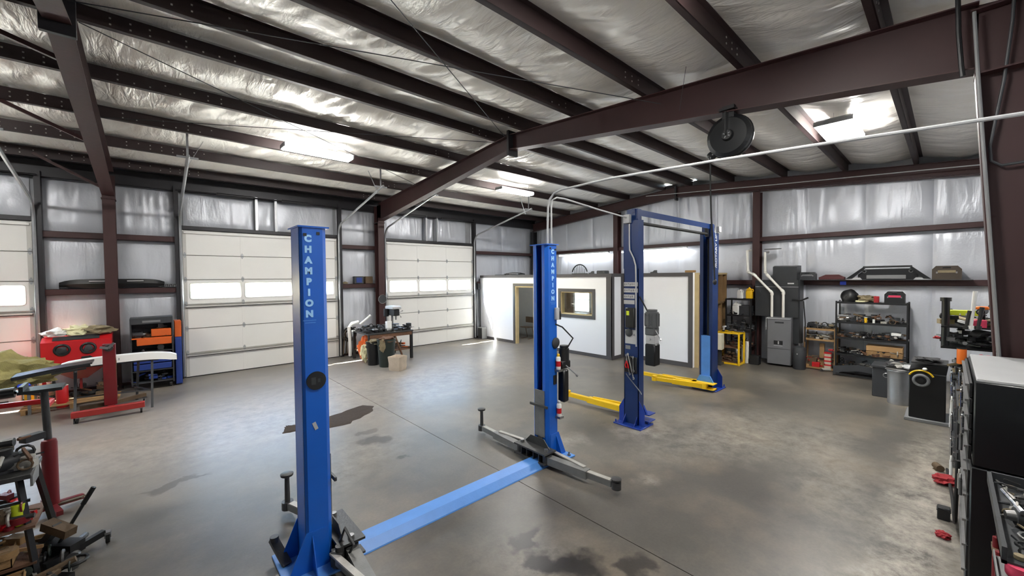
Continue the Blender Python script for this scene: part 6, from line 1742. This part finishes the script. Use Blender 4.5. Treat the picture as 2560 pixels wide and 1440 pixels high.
# chrome tools along the bench and toolbox face
for i in range(12):
    x = 6.35 + .22 * i; z = .25 + .085 * ((i * 5) % 9)
    lab = 'chrome tool hanging on the bench face, number %s from the black toolbox' % ('one', 'two', 'three', 'four', 'five', 'six', 'seven', 'eight', 'nine', 'ten', 'eleven', 'twelve')[i]
    b = B().cyl((x, -.045, z), (x, -.045, z + .16), .012, n=8).torus((x, -.045, z + .18), .025, .008, 'y', 12, 5)
    ob('wrench', b, 'chrome' if i % 3 else 'white', label=lab, cat='wrench')

jumble('dark heap of tools and rags on the wall bench top', 6.5, 7.8, -.75, -.12, 1.0, .14, 70, ['black', 'dark', 'arm_dark', 'brown', 'steel'], 33, s0=.04, s1=.12)
jumble('heap of hand tools on the lower deck of the right shelf', 7.95, 9.0, -.65, -.05, 1.02, .26, 70, ['black', 'dark', 'arm_dark', 'khaki', 'steel'], 34, s0=.04, s1=.12)
jumble('heap of black power tools on the middle deck of the right shelf', 7.95, 9.0, -.6, .03, 1.44, .2, 70, ['black', 'satin_black', 'arm_dark', 'dark', 'steel'], 35, s0=.04, s1=.12)
jumble('row of mixed tools on the top deck of the right shelf', 7.95, 9.0, -.6, .03, 1.72, .2, 50, ['black', 'satin_black', 'khaki', 'dark', 'lgrey'], 36, s0=.04, s1=.11)
TX0, TX1, TYF = 4.2, 5.46, -.12
t = thing('roller_toolbox', 'huge black roller toolbox with grey top at the right edge', 'toolbox', (5.5, -.5, 0))
ob('lower_cabinet', B().bx(TX0, TX1, YR + .06, TYF, .12, 1.08, .008), 'satin_black', t)
ob('upper_chest', B().bx(TX0 + .0, TX1, YR + .06, TYF - .01, 1.09, 1.68, .008), 'satin_black', t)
ob('top_mat', B().bx(TX0 + .01, TX1 - .01, YR + .07, TYF - .02, 1.68, 1.7, .003), 'lgrey', t)
for x0, x1, z0, z1 in [(TX0 + .03, TX1 - .03, .16 + .18 * i, .325 + .18 * i) for i in range(5)] + [(TX0 + .03, TX1 - .03, 1.12 + .11 * i, 1.22 + .11 * i) for i in range(5)]:
    d = ob('drawer', B().bx(x0, x1, TYF - .005, TYF + .012, z0, z1, .003), 'black', t)
    ob('handle', B().bx(x0 + .04, x1 - .04, TYF + .012, TYF + .03, z1 - .03, z1 - .015), 'steel', d)
for x in (TX0 + .1, TX1 - .1):
    for y in (YR + .15, TYF - .08): caster(t, x, y, .12, .05)
for i, (x, z, m) in enumerate(((4.3, 1.4, 'chrome'), (4.55, 1.2, 'steel'), (4.7, 1.5, 'chrome'), (4.95, 1.3, 'steel'), (5.3, 1.55, 'chrome'), (4.42, .9, 'steel'), (4.82, .8, 'arm_pale'), (5.15, .7, 'steel'))):
    b = B().cyl((x, TYF + .04, z - .12), (x, TYF + .04, z), .01, n=8).torus((x, TYF + .04, z + .015), .02, .007, 'y', 12, 5)
    ob('wrench', b, m, label='wrench hooked on the front of the black roller toolbox, %s from the camera' % ('first', 'third', 'fourth', 'sixth', 'eighth', 'second', 'fifth', 'seventh')[i], cat='wrench')
ob('air_hose', B().tube([(5.0, TYF + .045, .85), (5.05, TYF + .05, .5), (5.2, TYF + .05, .25), (5.5, TYF + .05, .1), (6.2, TYF + .06, .05), (7.2, TYF + .1, .02)], .014, 6), 'rubber', label='dark hose trailing down the front of the black roller toolbox', cat='hose')
scrap('machine_part', 7.15, .06, 0, 'brown caster like block on the floor by the toolbox front', 'brown', 'motor', .07, .4)
scrap('cloth', 6.75, .0, 0, 'red rag lying on the floor beside the toolbox', 'redrag', 'rag', .12, 0, 'cloth')
scrap('cloth', 5.35, .0, 0, 'crumpled red and white rag on the floor nearest the toolbox corner', 'redrag', 'rag', .06, 0, 'cloth')
carton(5.75, -.0, 0, .09, .09, .12, 'small black block on the floor against the toolbox', 'black')

# red tool cart at the bottom right
t = thing('tool_cart', 'dark red tool cart with trays of parts at the lower right corner', 'tool cart', (3.2, -.55, 0))
ob('top_tray', B().bx(2.6, 3.55, YR + .08, -.165, 1.22, 1.235).bx(2.6, 3.55, -.18, -.165, 1.22, 1.29).bx(3.535, 3.55, YR + .08, -.165, 1.22, 1.29), 'dark', t)
ob('lower_tray', B().bx(2.2, 2.75, YR + .08, -.15, 1.16, 1.175).bx(2.2, 2.75, -.155, -.15, 1.16, 1.2), 'grey', t)
ob('body', B().bx(2.62, 3.5, YR + .1, -.2, .15, 1.2, .01), 'dred', t)
for x in (2.7, 2.85, 3.0): ob('post', B().cyl((x, -.175, .2), (x, -.175, 1.15), .014, n=10), 'dred', t)
ob('hook', B().bx(2.66, 3.05, -.18, -.16, 1.08, 1.1), 'brown', t)
for x in (2.7, 3.4):
    for y in (YR + .2, -.28): caster(t, x, y, .15, .06)
ci = [(3.35, -.25, 'arm_pale', 'pipe', 'pale bent part at the far edge of the red cart tray'), (3.2, -.33, 'steel', 'grinder', 'steel air tool on the red cart tray'), (3.0, -.27, 'dark', 'motor', 'dark motor on the red cart tray'), (3.25, -.5, 'arm_pale', 'bracket', 'pale bracket deep in the red cart tray'),
      (2.85, -.28, 'steel', 'coil', 'steel cable coil at the near end of the red cart tray'), (3.05, -.45, 'khaki', 'pipe', 'olive hose in the red cart tray'), (3.45, -.4, 'lgrey', 'pipe', 'grey fitting at the far corner of the red cart tray')]
for i, (x, y, m, k, l) in enumerate(ci): scrap('machine_part', x, y, 1.236, l, m, k, .075, i * .9)
jumble('heap of shiny and dark parts filling the red cart tray', 2.65, 3.5, -.8, -.2, 1.236, .1, 160, ['arm_dark', 'steel', 'black', 'arm_pale', 'dark', 'khaki'], 40, s0=.015, s1=.05)
ob('screwdriver', B().cyl((3.2, -.2, 1.32), (3.0, -.24, 1.32), .008, n=8).cyl((3.02, -.236, 1.32), (2.95, -.25, 1.32), .014, n=8), 'chrome', label='shiny screwdriver lying across the red cart tray', cat='screwdriver')
can(2.62, -.22, 1.176, 'red round tin on the lower grey tray of the cart', 'pink', .045, .04, 'pink', 'tin')
for i, (x, y, m) in enumerate(((2.5, -.2, 'black'), (2.45, -.26, 'steel'), (2.35, -.2, 'dark'), (2.55, -.3, 'white'))):
    ob('socket', B().cyl((x, y, 1.176), (x, y, 1.206), .016, n=10).cyl((x, y, 1.206), (x, y, 1.21), .013, n=10), m, label='small %s socket on the lower grey tray of the cart' % ('black', 'steel', 'dark grey', 'white')[i], cat='socket')
ob('yellow_paper', B().bx(2.12, 2.3, -.3, -.2, 1.1, 1.103), 'cream', label='pale yellow sheet at the bottom right corner by the cart', cat='paper')
